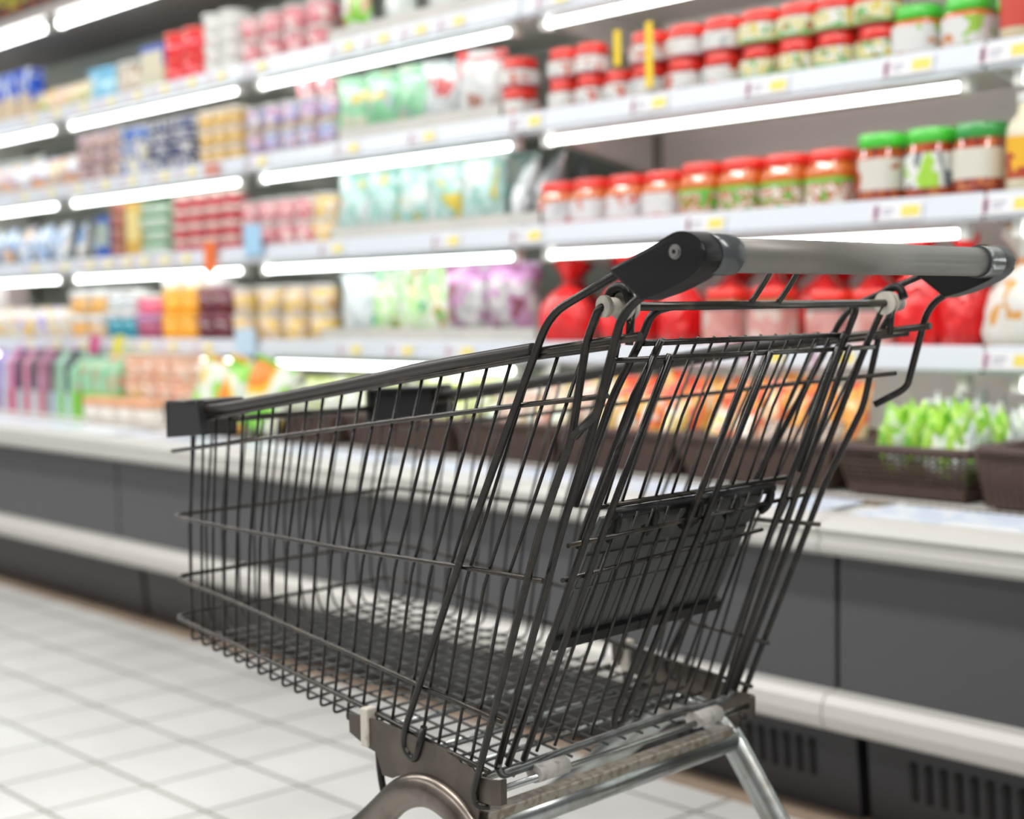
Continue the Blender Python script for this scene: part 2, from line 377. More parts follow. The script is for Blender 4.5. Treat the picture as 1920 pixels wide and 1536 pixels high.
# --- hinge rod, sleeves, chassis
bm = B(); tube(bm, [L(1.105, -.228, .441), L(1.105, .228, .441)], .0040, 12); obj('hinge_rod', bm, CHROME, cart)
for s in (-1, 1):
    bm = B(); tube(bm, [L(1.108, s*.118, .4445), L(1.108, s*.166, .4445)], .0105, 8, wide=.0125)
    obj('hinge_sleeve', bm, SLEEVE, cart)
bm = B(); tube(bm, [L(1.133, -.235, .391), L(1.133, .235, .391)], .0145, 18, wide=.0150); obj('cross_tube', bm, CHROME, cart)
bm = B(); box(bm, (L(1.143, 0, 0)[0], -.222, .400), (L(1.122, 0, 0)[0], .222, .4125), .002)
obj('cross_channel', bm, mat('stained ridged steel', (.42, .39, .33), .4, .7, noise=(90, (.28, .235, .18), .45, .6)), cart)
for s in (-1, 1):
    bm = B()
    y = s*.236
    p = [L(1.60, y, .135), L(1.56, y, .16), L(1.29, y, .372), L(1.245, y, .413), L(1.20, y, .425), L(1.160, y, .412), L(1.135, y, .390), L(1.08, y, .315), L(.965, y, .15)]
    q = fillet(p, .03, 5)
    tube(bm, q, .0125, 16, wide=.0190); obj('chassis_tube', bm, BRONZE if s < 0 else CHROME, cart)
    # bracket plate that carries the basket
    bm = B()
    P1 = [(1.337, .486), (1.336, .463), (1.306, .4515), (1.289, .449), (1.279, .424), (1.262, .424), (1.247, .431), (1.20, .437), (1.165, .425), (1.140, .404), (1.127, .404), (1.122, .425), (1.122, .452), (1.132, .463), (1.150, .464), (1.158, .4725), (1.21, .4775), (1.28, .4855)]
    prism(bm, [(L(u, 0, h)[0], h) for u, h in P1], 'y', s*.2335, s*.2365, .0006)
    prism(bm, [(L(u, 0, 0)[0], v) for u, v in [(1.123, s*.2365), (1.104, s*.2365), (1.095, s*.231), (1.095, s*.222), (1.098, s*.222), (1.098, s*.230), (1.105, s*.2335), (1.123, s*.2335)]], 'z', .428, .455)
    pl = obj('chassis_plate', bm, PLATE, cart)
    bm = B(); box(bm, (L(1.313, 0, 0)[0], min(s*.224, s*.2395), .452), (L(1.300, 0, 0)[0], max(s*.224, s*.2395), .497), .002); obj('clip', bm, BUSH, pl)
    bm = B(); tube(bm, fillet([L(1.302, s*.222, .455), L(1.300, s*.222, .42), L(1.285, s*.226, .385)], .02, 4), .0042, 8); obj('support_pin', bm, WIRE, cart)
    for (u, lab) in ((1.60, 'front'), (.96, 'rear')):
        bm = B()
        for w in (-.019, .019):
            prism(bm, [(L(u+.028, 0, 0)[0], .135), (L(u-.028, 0, 0)[0], .135), (L(u-.044, 0, 0)[0], .055), (L(u-.018, 0, 0)[0], .045)], 'y', y+w-.0015, y+w+.0015)
        box(bm, (L(u+.028, 0, 0)[0], y-.0205, .130), (L(u-.028, 0, 0)[0], y+.0205, .142))
        cs = obj('caster', bm, CHROME, cart)
        bm = B(); tube(bm, [L(u-.03, y-.015, .06), L(u-.03, y+.015, .06)], .06, 28); obj('caster_wheel', bm, mat('grey rubber', (.05, .05, .05), .7), cs)
        bm = B(); tube(bm, [L(u-.03, y-.024, .06), L(u-.03, y+.024, .06)], .009, 12); obj('axle', bm, STEEL, cs)
# ================================================================ ROOM
def struct(name, bm, m):
    o = obj(name, bm, m); o['kind'] = 'structure'; return o
bm = B()
v = [bm.verts.new(p) for p in [(-12, -5, 0), (4, -5, 0), (4, 2.225, 0), (-12, 2.225, 0)]]; bm.faces.new(v)
tm = bpy.data.materials.new('pale floor tiles'); tm.use_nodes = True; nt = tm.node_tree; b = nt.nodes['Principled BSDF']
tc = nt.nodes.new('ShaderNodeTexCoord'); mp = nt.nodes.new('ShaderNodeMapping'); br = nt.nodes.new('ShaderNodeTexBrick')
T = .2199; ox = -4.0053*.95 % T; oy = 1.7721*.95 % T
mp.inputs['Location'].default_value = (-(ox) , -(oy), 0)
br.offset = 0; br.squash = 1; br.inputs['Scale'].default_value = 1; br.inputs['Brick Width'].default_value = T; br.inputs['Row Height'].default_value = T
br.inputs['Mortar Size'].default_value = .0046; br.inputs['Mortar Smooth'].default_value = .2
br.inputs['Color1'].default_value = (.70, .695, .68, 1); br.inputs['Color2'].default_value = (.65, .64, .62, 1); br.inputs['Mortar'].default_value = (.19, .185, .16, 1)
nz = nt.nodes.new('ShaderNodeTexNoise'); nz.inputs['Scale'].default_value = 3.2
mx = nt.nodes.new('ShaderNodeMix'); mx.data_type = 'RGBA'; mx.blend_type = 'MULTIPLY'; mx.inputs[0].default_value = .25
nt.links.new(tc.outputs['Object'], mp.inputs[0]); nt.links.new(mp.outputs[0], br.inputs['Vector']); nt.links.new(tc.outputs['Object'], nz.inputs['Vector'])
nt.links.new(br.outputs['Color'], mx.inputs[6]); nt.links.new(nz.outputs['Fac'], mx.inputs[7]); nt.links.new(mx.outputs[2], b.inputs['Base Color'])
b.inputs['Roughness'].default_value = .33
struct('floor', bm, tm)
bm = B(); box(bm, (-12, 2.225, -.02), (4, 3.4, .0008)); struct('trim_1', bm, BROWNF)
bm = B(); box(bm, (-12, 3.30, 0), (4, 3.42, 3.6)); struct('wall_back', bm, mat('painted wall', (.5, .5, .48), .7))

# ================================================================ REFRIGERATED CABINETS
LEV = {1: .862, 2: 1.166, 3: 1.459, 4: 1.757}; DECK = .575; YS = 2.70
W2 = 2.655; X0S = [-1.568, -1.568-W2, -1.568-2*W2, -1.568+W2]   # left edges: -4.22..-1.57 etc computed below
def fridge(x0, label):
    r = empty('refrigerated_cabinet', (x0, 2.2, 0)); tag(r, label, 'refrigerated cabinet', 'open refrigerated cabinets along the aisle')
    g = .004
    bm = B(); box(bm, (g, .012, .235), (W2-g, .04, .512), .003)
    obj('front_panel', bm, GREYM, r)
    bm = B(); prism(bm, [(-.030, .205), (-.036, .225), (-.034, .248), (-.022, .262), (.02, .264), (.02, .198), (-.02, .197)], 'x', .0015, W2-.0015); obj('bumper', bm, WHITEM, r)
    bm = B(); prism(bm, [(.085, .185), (.105, .004), (.125, .004), (.125, .19), (.09, .19)], 'x', .012, W2-.012, 0)
    pl = obj('plinth', bm, DARKM, r)
    for a in ([.10] if x0 > -3 else [W2-.45] if x0 > -5 else []):
        bm = B()
        for k in range(12):
            x = a + k*.030; prism(bm, [(.0885, .135), (.0975, .065), (.094, .065), (.085, .135)], 'x', x, x+.011)
        obj('vent_slots', bm, BLACKM, pl)
    bm = B(); box(bm, (0, .125, 0), (W2, .14, .24)); obj('plinth_gap', bm, BLACKM, r)
    bm = B(); prism(bm, [(-.03, .512), (-.045, .522), (-.047, .535), (-.040, .538), (-.040, .548), (-.046, .560), (-.036, .574), (-.01, .581), (.04, .581), (.04, .512)], 'x', .0015, W2-.0015); obj('counter_rail', bm, NOSEM, r)
    for k in range(2):
        bm = B(); x = .03 + k*W2/2
        v = [bm.verts.new(q) for q in [(x, .012, .5835), (x+W2/2-.07, .012, .5835), (x+W2/2-.07, .15, .587), (x, .15, .587)]]; f = bm.faces.new(v)
        rr = bmesh.ops.extrude_face_region(bm, geom=[f]); 
        for w in [e for e in rr['geom'] if isinstance(e, bmesh.types.BMVert)]: w.co.z -= .004
        obj('label_strip', bm, STRIPL, r)
    bm = B(); box(bm, (0, .04, .54), (W2, 1.02, DECK)); obj('deck', bm, SHELFM, r)
    bm = B()
    for k in range(int(W2/.02)): box(bm, (k*.02+.004, .162, DECK), (k*.02+.014, .235, DECK+.004))
    obj('air_grille', bm, mat('brown grille', (.24, .19, .15), .6), r)
    for k in range(2):
        bm = B(); box(bm, (k*W2/2, 1.02, .5), ((k+1)*W2/2, 1.06, 2.3))
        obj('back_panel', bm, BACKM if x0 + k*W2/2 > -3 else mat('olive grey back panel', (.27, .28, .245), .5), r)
    bm = B(); box(bm, (0, .485, 2.105), (W2, 1.015, 2.13)); cn_ = obj('canopy_soffit', bm, mat('soffit', (.22, .20, .20), .5), r); bm = B(); box(bm, (0, .47, 2.132), (W2, 1.015, 2.55)); cn = obj('canopy', bm, mat('canopy grey', (.32, .30, .29), .5), r)
    bm = B(); box(bm, (0, .445, 2.098), (W2, .483, 2.138), .004); obj('canopy_trim', bm, mat('brushed trim', (.52, .47, .45), .35, .4), cn)
    bm = B(); box(bm, (.01, .452, 2.142), (W2-.01, .468, 2.54), .003); obj('sign_board', bm, mat('dark sign', (.035, .032, .03), .4), cn)
    bm = B()
    for k in range(26):      # unreadable lettering on the fascia
        x = .10 + k*.095; z = 2.215 + .02*math.sin(k*1.7)
        box(bm, (x, .445, z), (x+.055, .4525, z+.018)); box(bm, (x+.02, .445, z-.022), (x+.034, .4525, z+.03)); box(bm, (x, .445, z-.026), (x+.062, .4525, z-.018))
    obj('sign_lettering', bm, mat('yellow lettering', (.62, .56, .05), .5), cn)
    bm = B()
    for k in range(20):
        x = .15 + k*.12; box(bm, (x, .445, 2.158), (x+.07, .4525, 2.168)); box(bm, (x+.02, .445, 2.15), (x+.03, .4525, 2.178))
    obj('sign_subline', bm, mat('orange lettering', (.45, .12, .04), .5), cn)
    for k in range(3):
        bm = B(); x = k*W2/2; box(bm, (max(0, x-.02), .995, .58), (min(W2, x+.02), 1.02, 2.1))
        u_ = obj('upright', bm, UPR, r)
        bm = B()
        for j in range(24): box(bm, (max(0, x-.004), .992, .62+j*.06), (min(W2, x+.006), .9955, .65+j*.06))
        obj('slots', bm, BLACKM, u_)
    for k in range(2):
        a, c = k*W2/2, (k+1)*W2/2
        for lev, h in LEV.items():
            bm = B(); box(bm, (a+.004, YS-2.2+.012, h-.024), (c-.004, .985, h-.006)); sh = obj('shelf', bm, SHELFM, r)
            bm = B(); prism(bm, [(YS-2.2, h-.055), (YS-2.2-.006, h-.045), (YS-2.2+.004, h), (YS-2.2+.012, h+.003), (YS-2.2+.016, h-.055)], 'x', a+.004, c-.004); obj('price_rail', bm, RAILW, sh)
            for x in (a+.012, c-.022):
                bm = B(); prism(bm, [(.985, h-.024), (.985, h-.13), (.93, h-.125), (.55, h-.045), (.52, h-.024)], 'x', x, x+.003); obj('bracket', bm, SHELFM, sh)
            for x in (a+.05, c-.068):
                bm = B(); box(bm, (x, YS-2.2+.018, h-.09), (x+.022, YS-2.2+.045, h-.024)); obj('lamp_holder', bm, SHELFM, sh)
            ly, lz = (.57, h-.038) if lev == 1 and abs(x0+a+2.895) < .1 else (YS-2.2+.03, h-.076)  # recessed lowest tube is an added light, hidden to brighten the back panel
            bm = B(); tube(bm, [(a+.075, ly, lz), (c-.065, ly, lz)], .0083, 12); obj('lamp_tube', bm, LAMP, sh)
        bm = B(); tube(bm, [(a+.06, .50, 2.072), (c-.06, .50, 2.072)], .014, 12); obj('lamp_tube', bm, LAMP, r)
        for x in (a+.04, c-.05):
            bm = B(); box(bm, (x, .488, 2.055), (x+.018, .52, 2.104)); obj('lamp_holder', bm, SHELFM, r)
    return r
fridge(-1.568, 'open white refrigerated cabinet cut off by right edge of the photo')
fridge(-1.568-W2, 'open white refrigerated cabinet with red lidded jars, directly behind the trolley')
fridge(-1.568-2*W2, 'open white refrigerated cabinet with milk cartons, left of the trolley basket')
fridge(-1.568-3*W2, 'open white refrigerated cabinet farthest away at left edge of the photo')

# ================================================================ GOODS
SHN = {4: 'top shelf', 3: 'second shelf', 2: 'third shelf', 1: 'lowest shelf', 0: 'bottom deck'}
ORD = ['first', 'second', 'third', 'fourth', 'fifth', 'sixth', 'seventh', 'eighth', 'ninth', 'tenth', 'eleventh', 'twelfth', 'thirteenth', 'fourteenth']
R_ = (.72, .02, .015); WH = (.75, .75, .72); GR = (.05, .42, .03); CR = (.70, .60, .42)
LIDR = mat('red lid', (.80, .035, .022), .3, coat=.4); LIDG = mat('green lid', (.06, .52, .035), .3, coat=.4)
LIDW = mat('white lid', (.68, .68, .67), .35); LIDGD = mat('deep green lid', (.03, .30, .05), .3, coat=.4)
def jar(d, h, lid, content, label, sq=0, lidh=.24, lab=(.12, .62), shoulder=.80):
    r = empty('jar')
    R = d/2; bm = B()
    lathe(bm, [(R*.9, 0), (R, h*.04), (R, h*.62), (R*.97, h*.68), (R*shoulder, h*(1-lidh)), (R*shoulder, h*.95)], 20, sq); obj('jar_glass', bm, content, r)
    bm = B(); q = min(.99, shoulder+.08)
    lathe(bm, [(R*q, h*(1-lidh)), (R*(q+.02), h*(1-lidh)+.002), (R*(q+.02), h*.985), (R*(q-.02), h), (R*.3, h), ], 20, sq*.5); obj('lid', bm, lid, r)
    bm = B(); lathe(bm, [(R*1.012, h*lab[0]), (R*1.012, h*lab[1])], 20, sq, cap=False); obj('paper_label', bm, label, r)
    return r
def cup(d, h, body, lid, taper=.8, lidh=.12, base=0):
    r = empty('cup'); R = d/2; bm = B()
    lathe(bm, [(R*taper, 0), (R*(taper+.03), h*.03), (R*.97, h*(1-lidh))], 16); obj('cup_body', bm, body, r)
    bm = B(); lathe(bm, [(R, h*(1-lidh)), (R*1.02, h*(1-lidh*.7)), (R*1.02, h*.985), (R*.93, h)], 16); obj('lid', bm, lid, r)
    return r
def bagmesh(w, h, t, seed=0, crimp=True, n=12):
    rnd = random.Random(seed); bm = B(); front = {}; a1, a2, a3 = [rnd.uniform(0, 6) for _ in range(3)]
    for s in (1, -1):
        for i in range(n+1):
            for j in range(n+1):
                u = i/n*2-1; v_ = j/n
                e = (1-abs(u)**3)*(math.sin(PI*min(1, max(0, v_)))**.55 if 0 < v_ < 1 else 0)
                y = s*(t/2*e*(1+.22*math.sin(5*u+a1+4*v_)*math.cos(6*v_+a2)) + .001)
                x = u*w/2*(1-.06*math.sin(PI*v_)) + .004*math.sin(9*v_+a3); z = v_*h + .004*math.sin(7*u+a1)*v_
                if s == -1 and (i in (0, n) or j in (0, n)): front[(s, i, j)] = front[(1, i, j)]
                else: front[(s, i, j)] = bm.verts.new((x, y, z))
    for s in (1, -1):
        for i in range(n):
            for j in range(n):
                f = bm.faces.new((front[(s, i, j)], front[(s, i+1, j)], front[(s, i+1, j+1)], front[(s, i, j+1)])); f.smooth = True
    return bm
def bag(w, h, t, m, seed=0, crimpm=None):
    r = empty('snack_bag'); obj('pouch', bagmesh(w, h, t, seed), m, r, True)
    bm = B()
    for k in range(10):
        x = -w/2 + w*k/10; 
        box(bm, (x, -.0012 + .0008*(k % 2), h-.004), (x+w/10, .0012+.0008*(k % 2), h+.012))
    obj('top_seal', bm, crimpm or m, r); return r
def tiedbag(w, h, m, tiem, seed=0):
    r = empty('tied_bag'); rnd = random.Random(seed); bm = B(); seg = 20
    prof = [(.30, 0), (.46, .02), (.52, .15), (.53, .32), (.48, .48), (.34, .60), (.14, .70), (.075, .74), (.13, .82), (.24, .95), (.30, 1.0)]
    rings = []; a = rnd.uniform(0, 6)
    for ri, (pr, pz) in enumerate(prof):
        ring = []
        for k in range(seg):
            t = 2*PI*k/seg; wob = 1 + .13*math.sin(3*t+a+pz*5) + .05*math.sin(11*t+a+pz*9) + (.12*math.sin(7*t+a*2) if pz > .5 else .04*math.sin(8*t+a))
            ring.append(bm.verts.new((pr*w*wob*math.cos(t), pr*w*wob*.8*math.sin(t), pz*h*(1+(.06*math.sin(4*t+a) if pz > .9 else 0)))))
        rings.append(ring)
    for A, C in zip(rings, rings[1:]):
        for k in range(seg):
            f = bm.faces.new((A[k], A[(k+1) % seg], C[(k+1) % seg], C[k])); f.smooth = True
    bm.faces.new(rings[0][::-1]); obj('bag_body', bm, m, r)
    bm = B(); lathe(bm, [(.09*w, .72*h), (.105*w, .73*h), (.105*w, .755*h), (.09*w, .765*h)], 12); obj('tie', bm, tiem, r); return r
def carton(w, d, h, m, capm, gable=True):
    r = empty('carton'); bm = B()
    if gable:
        hb = h*.80
        vs = [(-w/2, -d/2, 0), (w/2, -d/2, 0), (w/2, d/2, 0), (-w/2, d/2, 0), (-w/2, -d/2, hb), (w/2, -d/2, hb), (w/2, d/2, hb), (-w/2, d/2, hb), (-w/2, 0, h*.94), (w/2, 0, h*.94)]
        v = [bm.verts.new(q) for q in vs]
        for f in [(3, 2, 1, 0), (0, 1, 5, 4), (1, 2, 6, 5), (2, 3, 7, 6), (3, 0, 4, 7), (4, 5, 9, 8), (7, 8, 9, 6), (4, 8, 7), (5, 6, 9)]: bm.faces.new([v[i] for i in f])
        obj('carton_body', bm, m, r)
        bm = B(); box(bm, (-w/2, -.002, h*.935), (w/2, .002, h)); obj('top_fin', bm, capm, r)
    else:
        box(bm, (-w/2, -d/2, 0), (w/2, d/2, h), .002); obj('carton_body', bm, m, r)
        bm = B(); box(bm, (-w*.46, -d/2-.0012, h*.30), (w*.46, -d/2+.0005, h*.86)); obj('printed_face', bm, capm, r)
    return r
def tub(w, d, h, m, lidm, sq=1):
    r = empty('tub'); bm = B(); lathe(bm, [(.44, 0), (.455, .01), (.49, h*.86)], 20, sq)
    for v in bm.verts: v.co.x *= w; v.co.y *= d
    obj('tub_body', bm, m, r)
    bm = B(); lathe(bm, [(.5, h*.86), (.51, h*.9), (.51, h*.98), (.48, h)], 20, sq)
    for v in bm.verts: v.co.x *= w; v.co.y *= d
    obj('lid', bm, lidm, r); return r
def bottle(d, h, m, labm, capm):
    r = empty('bottle'); R = d/2; bm = B()
    lathe(bm, [(R*.92, 0), (R, h*.03), (R, h*.62), (R*.85, h*.70), (R*.4, h*.80), (R*.36, h*.90)], 20); obj('bottle_body', bm, m, r)
    bm = B(); lathe(bm, [(R*.42, h*.89), (R*.44, h*.9), (R*.44, h*.99), (R*.38, h)], 16); obj('cap', bm, capm, r)
    bm = B(); lathe(bm, [(R*1.012, h*.15), (R*1.012, h*.56)], 20, cap=False); obj('paper_label', bm, labm, r); return r

COUNT = {}
def place(proto, x, y, z, rz, label, cat, group, first, tilt=0, sc=1):
    o = proto if first else dup(proto)
    o.location = (x, y, z + abs(math.sin(tilt))*.028); o.rotation_euler = (-tilt, 0, rz)
    tag(o, label, cat, group); COUNT[cat] = COUNT.get(cat, 0)+1
    return o
def bounds(r):
    P = [Vector(v.co) for o in ([r] + list(r.children)) if o.type == 'MESH' for v in o.data.vertices]
    return Vector([min(p[i] for p in P) for i in range(3)]), Vector([max(p[i] for p in P) for i in range(3)])
def row(lev, px0, px1, n, proto, desc, cat, h, tiers=1, y=.06, rz=0, jit=.08, rows=1, dy=.1, tilt=0, skip=(), base=0, sc=1, size=False, tsc=None):
    hs = (LEV[lev] if lev else DECK) + base - (.006 if lev else 0)
    Y = (YS if lev else 2.2) + y
    lo, hi = bounds(proto)
    if y + lo.y < .020: y = .020 - lo.y; Y = (YS if lev else 2.2) + y
    a, c = X_at(px0, Y, hs), X_at(px1, Y, hs); st = (c-a)/n; first = True
    wd = hi.x - lo.x; fx = 1
    if cat in ('bag', 'pack', 'snack pack'): fx = min(1, st*1.02/wd)
    elif wd > st*1.03: print('TIGHT', desc, lev, round(wd, 3), round(st, 3)); fx = st/wd
    proto.scale = (fx, 1, 1)
    for rr in range(rows):
        for t in range(tiers):
            for i in range(n):
                if (i, t) in skip: continue
                if rr and t < tiers-1 and False: continue
                nth = ORD[i] + ' from left' if n > 1 else ''
                tr = ('%s tier' % (['lower', 'upper'] if tiers == 2 else ['lowest', 'second', 'third', 'fourth'])[t]) if tiers > 1 else ''
                rw = '' if rows == 1 else ('front row' if rr == 0 else 'back row')
                lab = ', '.join([s for s in (desc + ' on ' + SHN[lev], tr, nth, rw) if s])
                place(proto, a + st*(i+.5) + random.uniform(-1, 1)*.002, Y + rr*dy + random.uniform(-1, 1)*.003, hs + t*h + .0005, rz + random.uniform(-jit, jit), lab, cat, desc + ' on ' + SHN[lev], first, tilt)
                first = False

# ---- right: jars
redc = mat('red paste', (.34, .025, .012), .12, coat=1, spec=.6); orc = mat('orange paste', (.62, .14, .02), .12, coat=1)
chil = print_mat('chilli relish', [(.22, .02, .008), (.45, .06, .015), (.62, .2, .05)], 70, .12, 2, coat=1)
labW = print_mat('white jar label', [(.55, .10, .05), (.72, .70, .68), (.64, .64, .62), (.64, .64, .62), (.40, .43, .45)], 26, .5, 1, zband=[(0, .08, (.45, .05, .12))])
labG = print_mat('green jar label', [(.70, .68, .5), (.65, .55, .12), (.72, .72, .66), (.12, .38, .08), (.6, .12, .06)], 34, .5, 4, zband=[(0, .14, (.10, .38, .10))])
labM = print_mat('meat jar label', [(.60, .10, .07), (.66, .64, .64), (.67, .66, .67), (.66, .65, .66), (.50, .50, .53)], 22, .5, 9, zband=[(0, .10, (.60, .05, .09))])
labF = print_mat('vegetable jar label', [(.10, .42, .05), (.45, .12, .05), (.70, .68, .60), (.50, .14, .06), (.10, .40, .06)], 30, .5, 6, zband=[(.82, 1, (.14, .48, .05))])
labL = print_mat('lime jar label', [(.30, .58, .04), (.35, .62, .05), (.72, .74, .70), (.16, .19, .2), (.70, .70, .66)], 14, .5, 3)
labO = print_mat('apricot jar label', [(.55, .22, .08), (.67, .67, .66), (.66, .66, .65), (.66, .67, .66), (.28, .50, .05)], 20, .5, 8)
j1 = jar(.098, .080, LIDR, redc, labW, .25, .30, (.10, .60))
row(3, 1192, 1398, 3, j1, 'red lidded white label jar', 'jar', .080, 2, .06, rows=2)
j1b = jar(.082, .080, LIDR, redc, labW, .25, .30, (.10, .60))
row(3, 1036, 1193, 3, j1b, 'squat red lidded jar left of yellow strip', 'jar', .080, 2, .06, skip=((2, 1),))
j1d = jar(.098, .080, LIDR, redc, labW, .25, .30, (.10, .60))
row(3, 942, 1014, 1, j1d, 'leftmost red lidded jar beside white tray', 'jar', .080, 2, .06)
j2 = jar(.098, .080, LIDR, redc, labG, .25, .30, (.10, .62))
row(3, 1398, 1690, 4, j2, 'red lidded jar with green and yellow label', 'jar', .080, 2, .06)
j3 = jar(.103, .108, LIDG, orc, labO, .35, .26, (.10, .62))
row(3, 1682, 1872, 2, j3, 'green lidded jar with apricot label', 'jar', .108, 1, .06, rows=2)
bt = bottle(.075, .20, mat('cream sauce', (.66, .55, .38), .3, coat=.4), mat('red bottle label', (.55, .06, .04), .4), LIDW)
row(3, 1878, 1945, 1, bt, 'cream sauce bottle with red label', 'bottle', .2, 1, .05)
j4 = jar(.104, .116, LIDR, orc, labM, .7, .21, (.05, .56))
row(2, 1022, 1292, 4, j4, 'square red lidded jar with meat label', 'jar', .116, 1, .06, rows=2)
j5 = jar(.106, .126, LIDR, orc, labF, .8, .20, (.05, .52))
row(2, 1288, 1614, 4, j5, 'square orange jar with green label', 'jar', .126, 1, .06, rows=2)
j6 = jar(.104, .148, LIDG, chil, labL, .3, .20, (.18, .66), .86)
row(2, 1704, 1800, 1, j6, 'tall green lidded chilli jar with lime label', 'jar', .148, 1, .06)
j6b = jar(.104, .148, LIDG, chil, print_mat('half plain label', [(.40, .05, .01), (.62, .60, .54), (.62, .60, .54)], 9, .5, 4, vary=0), .3, .20, (.2, .64), .86)
row(2, 1616, 1704, 1, j6b, 'tall light green lidded chilli jar, cream label,', 'jar', .148, 1, .06)
j7 = jar(.104, .148, LIDGD, chil, mat('plain back label', (.62, .60, .52), .5), .3, .20, (.25, .66), .86)
row(2, 1800, 1886, 1, j7, 'tall dark green lidded chilli jar', 'jar', .148)
bt2 = bottle(.07, .20, mat('pale sauce', (.66, .60, .44), .3, coat=.4), print_mat('yellow bottle label', [(.78, .42, .02), (.40, .05, .02)], 24, .4, 1), LIDW)
row(2, 1888, 1950, 1, bt2, 'pale sauce bottle with yellow label', 'bottle', .2, 1, .05)
# yellow strips
for px, z, hh in ((1158, 1.535, .085), (1218, 1.47, .155)):
    bm = B(); X = X_at(px, 2.69, z); box(bm, (X-.011, 2.688, z), (X+.011, 2.690, z+hh), .0005)
    o = obj('promotion_strip', bm, mat('yellow strip', (.85, .60, .02), .5))
    tag(o, 'short yellow strip on jars of second shelf' if hh < .1 else 'long yellow strip hanging before red jars, second shelf', 'promotion strip', 'yellow promotion strips')
# ---- lowest shelf right: red tied bags with boxes between
redb = mat('red film bag', (.78, .012, .014), .24, coat=.5, noise=(22, (.58, .008, .01), .45, .62), bump=(28, 4))
wtb = print_mat('clear bread bag', [(.70, .68, .62), (.72, .70, .66), (.68, .35, .10)], 16, .3, 5)
tb = tiedbag(.15, .215, redb, mat('dark red tie', (.35, .01, .01), .4), 1)
row(1, 1005, 1135, 1, tb, 'tied red bag beside white tray', 'bag', .2, 1, .10, jit=.8)
tb2 = tiedbag(.14, .225, redb, mat('dark red tie', (.35, .01, .01), .4), 4)
row(1, 1130, 1330, 2, tb2, 'plump tied red bag behind trolley handle', 'bag', .2, 1, .11, jit=1.2)
tb3 = tiedbag(.135, .225, redb, mat('dark red tie', (.35, .01, .01), .4), 7)
row(1, 1330, 1690, 4, tb3, 'tied red bag behind the small jars', 'bag', .2, 1, .22, jit=1.2)
tb4 = tiedbag(.135, .235, redb, mat('dark red tie', (.35, .01, .01), .4), 9)
row(1, 1680, 1860, 2, tb4, 'large tied red bag above trolley hook', 'bag', .2, 1, .10, jit=1.2)
tb6 = tiedbag(.15, .225, redb, mat('dark red tie', (.35, .01, .01), .4), 15)
row(1, 1040, 1330, 3, tb6, 'half hidden red bag behind front red bags', 'bag', .2, 1, .30, jit=1.2)
tb7 = tiedbag(.15, .19, redb, mat('dark red tie', (.35, .01, .01), .4), 18)
row(1, 1350, 1850, 5, tb7, 'low red bag at the very back', 'bag', .2, 1, .35, jit=1.2)
jp = jar(.098, .135, LIDR, mat('olive glass', (.30, .20, .06), .15, coat=1), print_mat('pink jar label', [(.55, .22, .20), (.62, .30, .27), (.66, .5, .45)], 16, .5, 2, zband=[(.86, 1, (.12, .12, .12))]), .7, .2, (.06, .72))
row(1, 1325, 1495, 2, jp, 'small jar with pink label before red bags', 'jar', .115, 1, .07)
jp2 = jar(.098, .125, LIDR, mat('olive glass', (.30, .20, .06), .15, coat=1), print_mat('pink jar label', [(.5, .2, .2)], 16), .7, .2, (.06, .72))
row(1, 1520, 1690, 2, jp2, 'small jar with pink label under crossbar', 'jar', .115, 1, .07)
tb5 = tiedbag(.15, .235, wtb, mat('orange tie', (.7, .25, .04), .4), 12)
row(1, 1852, 1990, 1, tb5, 'white tied bread bag beside red bags', 'bag', .2, 1, .09)
# ---- middle bay
traym = mat('pale display tray', (.60, .58, .54), .4, noise=(14, (.56, .55, .52), .4, .6))
def tray(lev, px0, px1, label, h=.042, y=.01):
    hs = LEV[lev] - .004; a, c = X_at(px0, YS+y, hs), X_at(px1, YS+y, hs)
    bm = B(); w = c-a
    box(bm, (0, 0, 0), (w, .30, .004)); box(bm, (0, 0, 0), (w, .004, h)); box(bm, (0, .296, 0), (w, .30, h)); box(bm, (0, 0, 0), (.004, .30, h)); box(bm, (w-.004, 0, 0), (w, .30, h))
    for k in range(1, 5): box(bm, (w*k/5-.002, .004, 0), (w*k/5+.002, .296, h*.8))
    o = obj('display_tray', bm, traym); o.location = (a, YS+y+.004, hs); tag(o, label, 'tray', 'pale display trays under the bags')
tray(4, 612, 975, 'pale display tray under clear bags on top shelf')
tray(3, 632, 938, 'pale display tray under green bags on second shelf')
tray(2, 618, 1012, 'pale display tray under teal bags on third shelf')
tray(1, 600, 1004, 'pale display tray under purple bags on lowest shelf')
pk = print_mat('pink yogurt print', [(.72, .58, .56), (.66, .30, .32), (.62, .16, .20), (.72, .55, .55)], 30, .4, 1)
pb = print_mat('blue and pink cup print', [(.70, .62, .58), (.22, .32, .60), (.55, .28, .42), (.68, .60, .58)], 34, .4, 2, zband=[(0, .25, (.50, .36, .28))])
yl = print_mat('yellow cup print', [(.72, .48, .10), (.78, .55, .22), (.62, .55, .50), (.66, .36, .10)], 30, .4, 3)
frost = mat('milky lid', (.62, .62, .59), .3, coat=.3)
row(4, 462, 628, 4, cup(.10, .080, pk, frost), 'pink cup with white lid', 'cup', .081, 2, .06, rows=2, skip=())
row(4, 625, 720, 1, bag(.15, .16, .05, print_mat('clear salad bag', [(.62, .66, .62), (.66, .70, .68), (.20, .50, .05), (.60, .35, .25)], 12, .25, 2), 1), 'clear salad bag with green stems', 'bag', .1, 1, .10, base=.01)
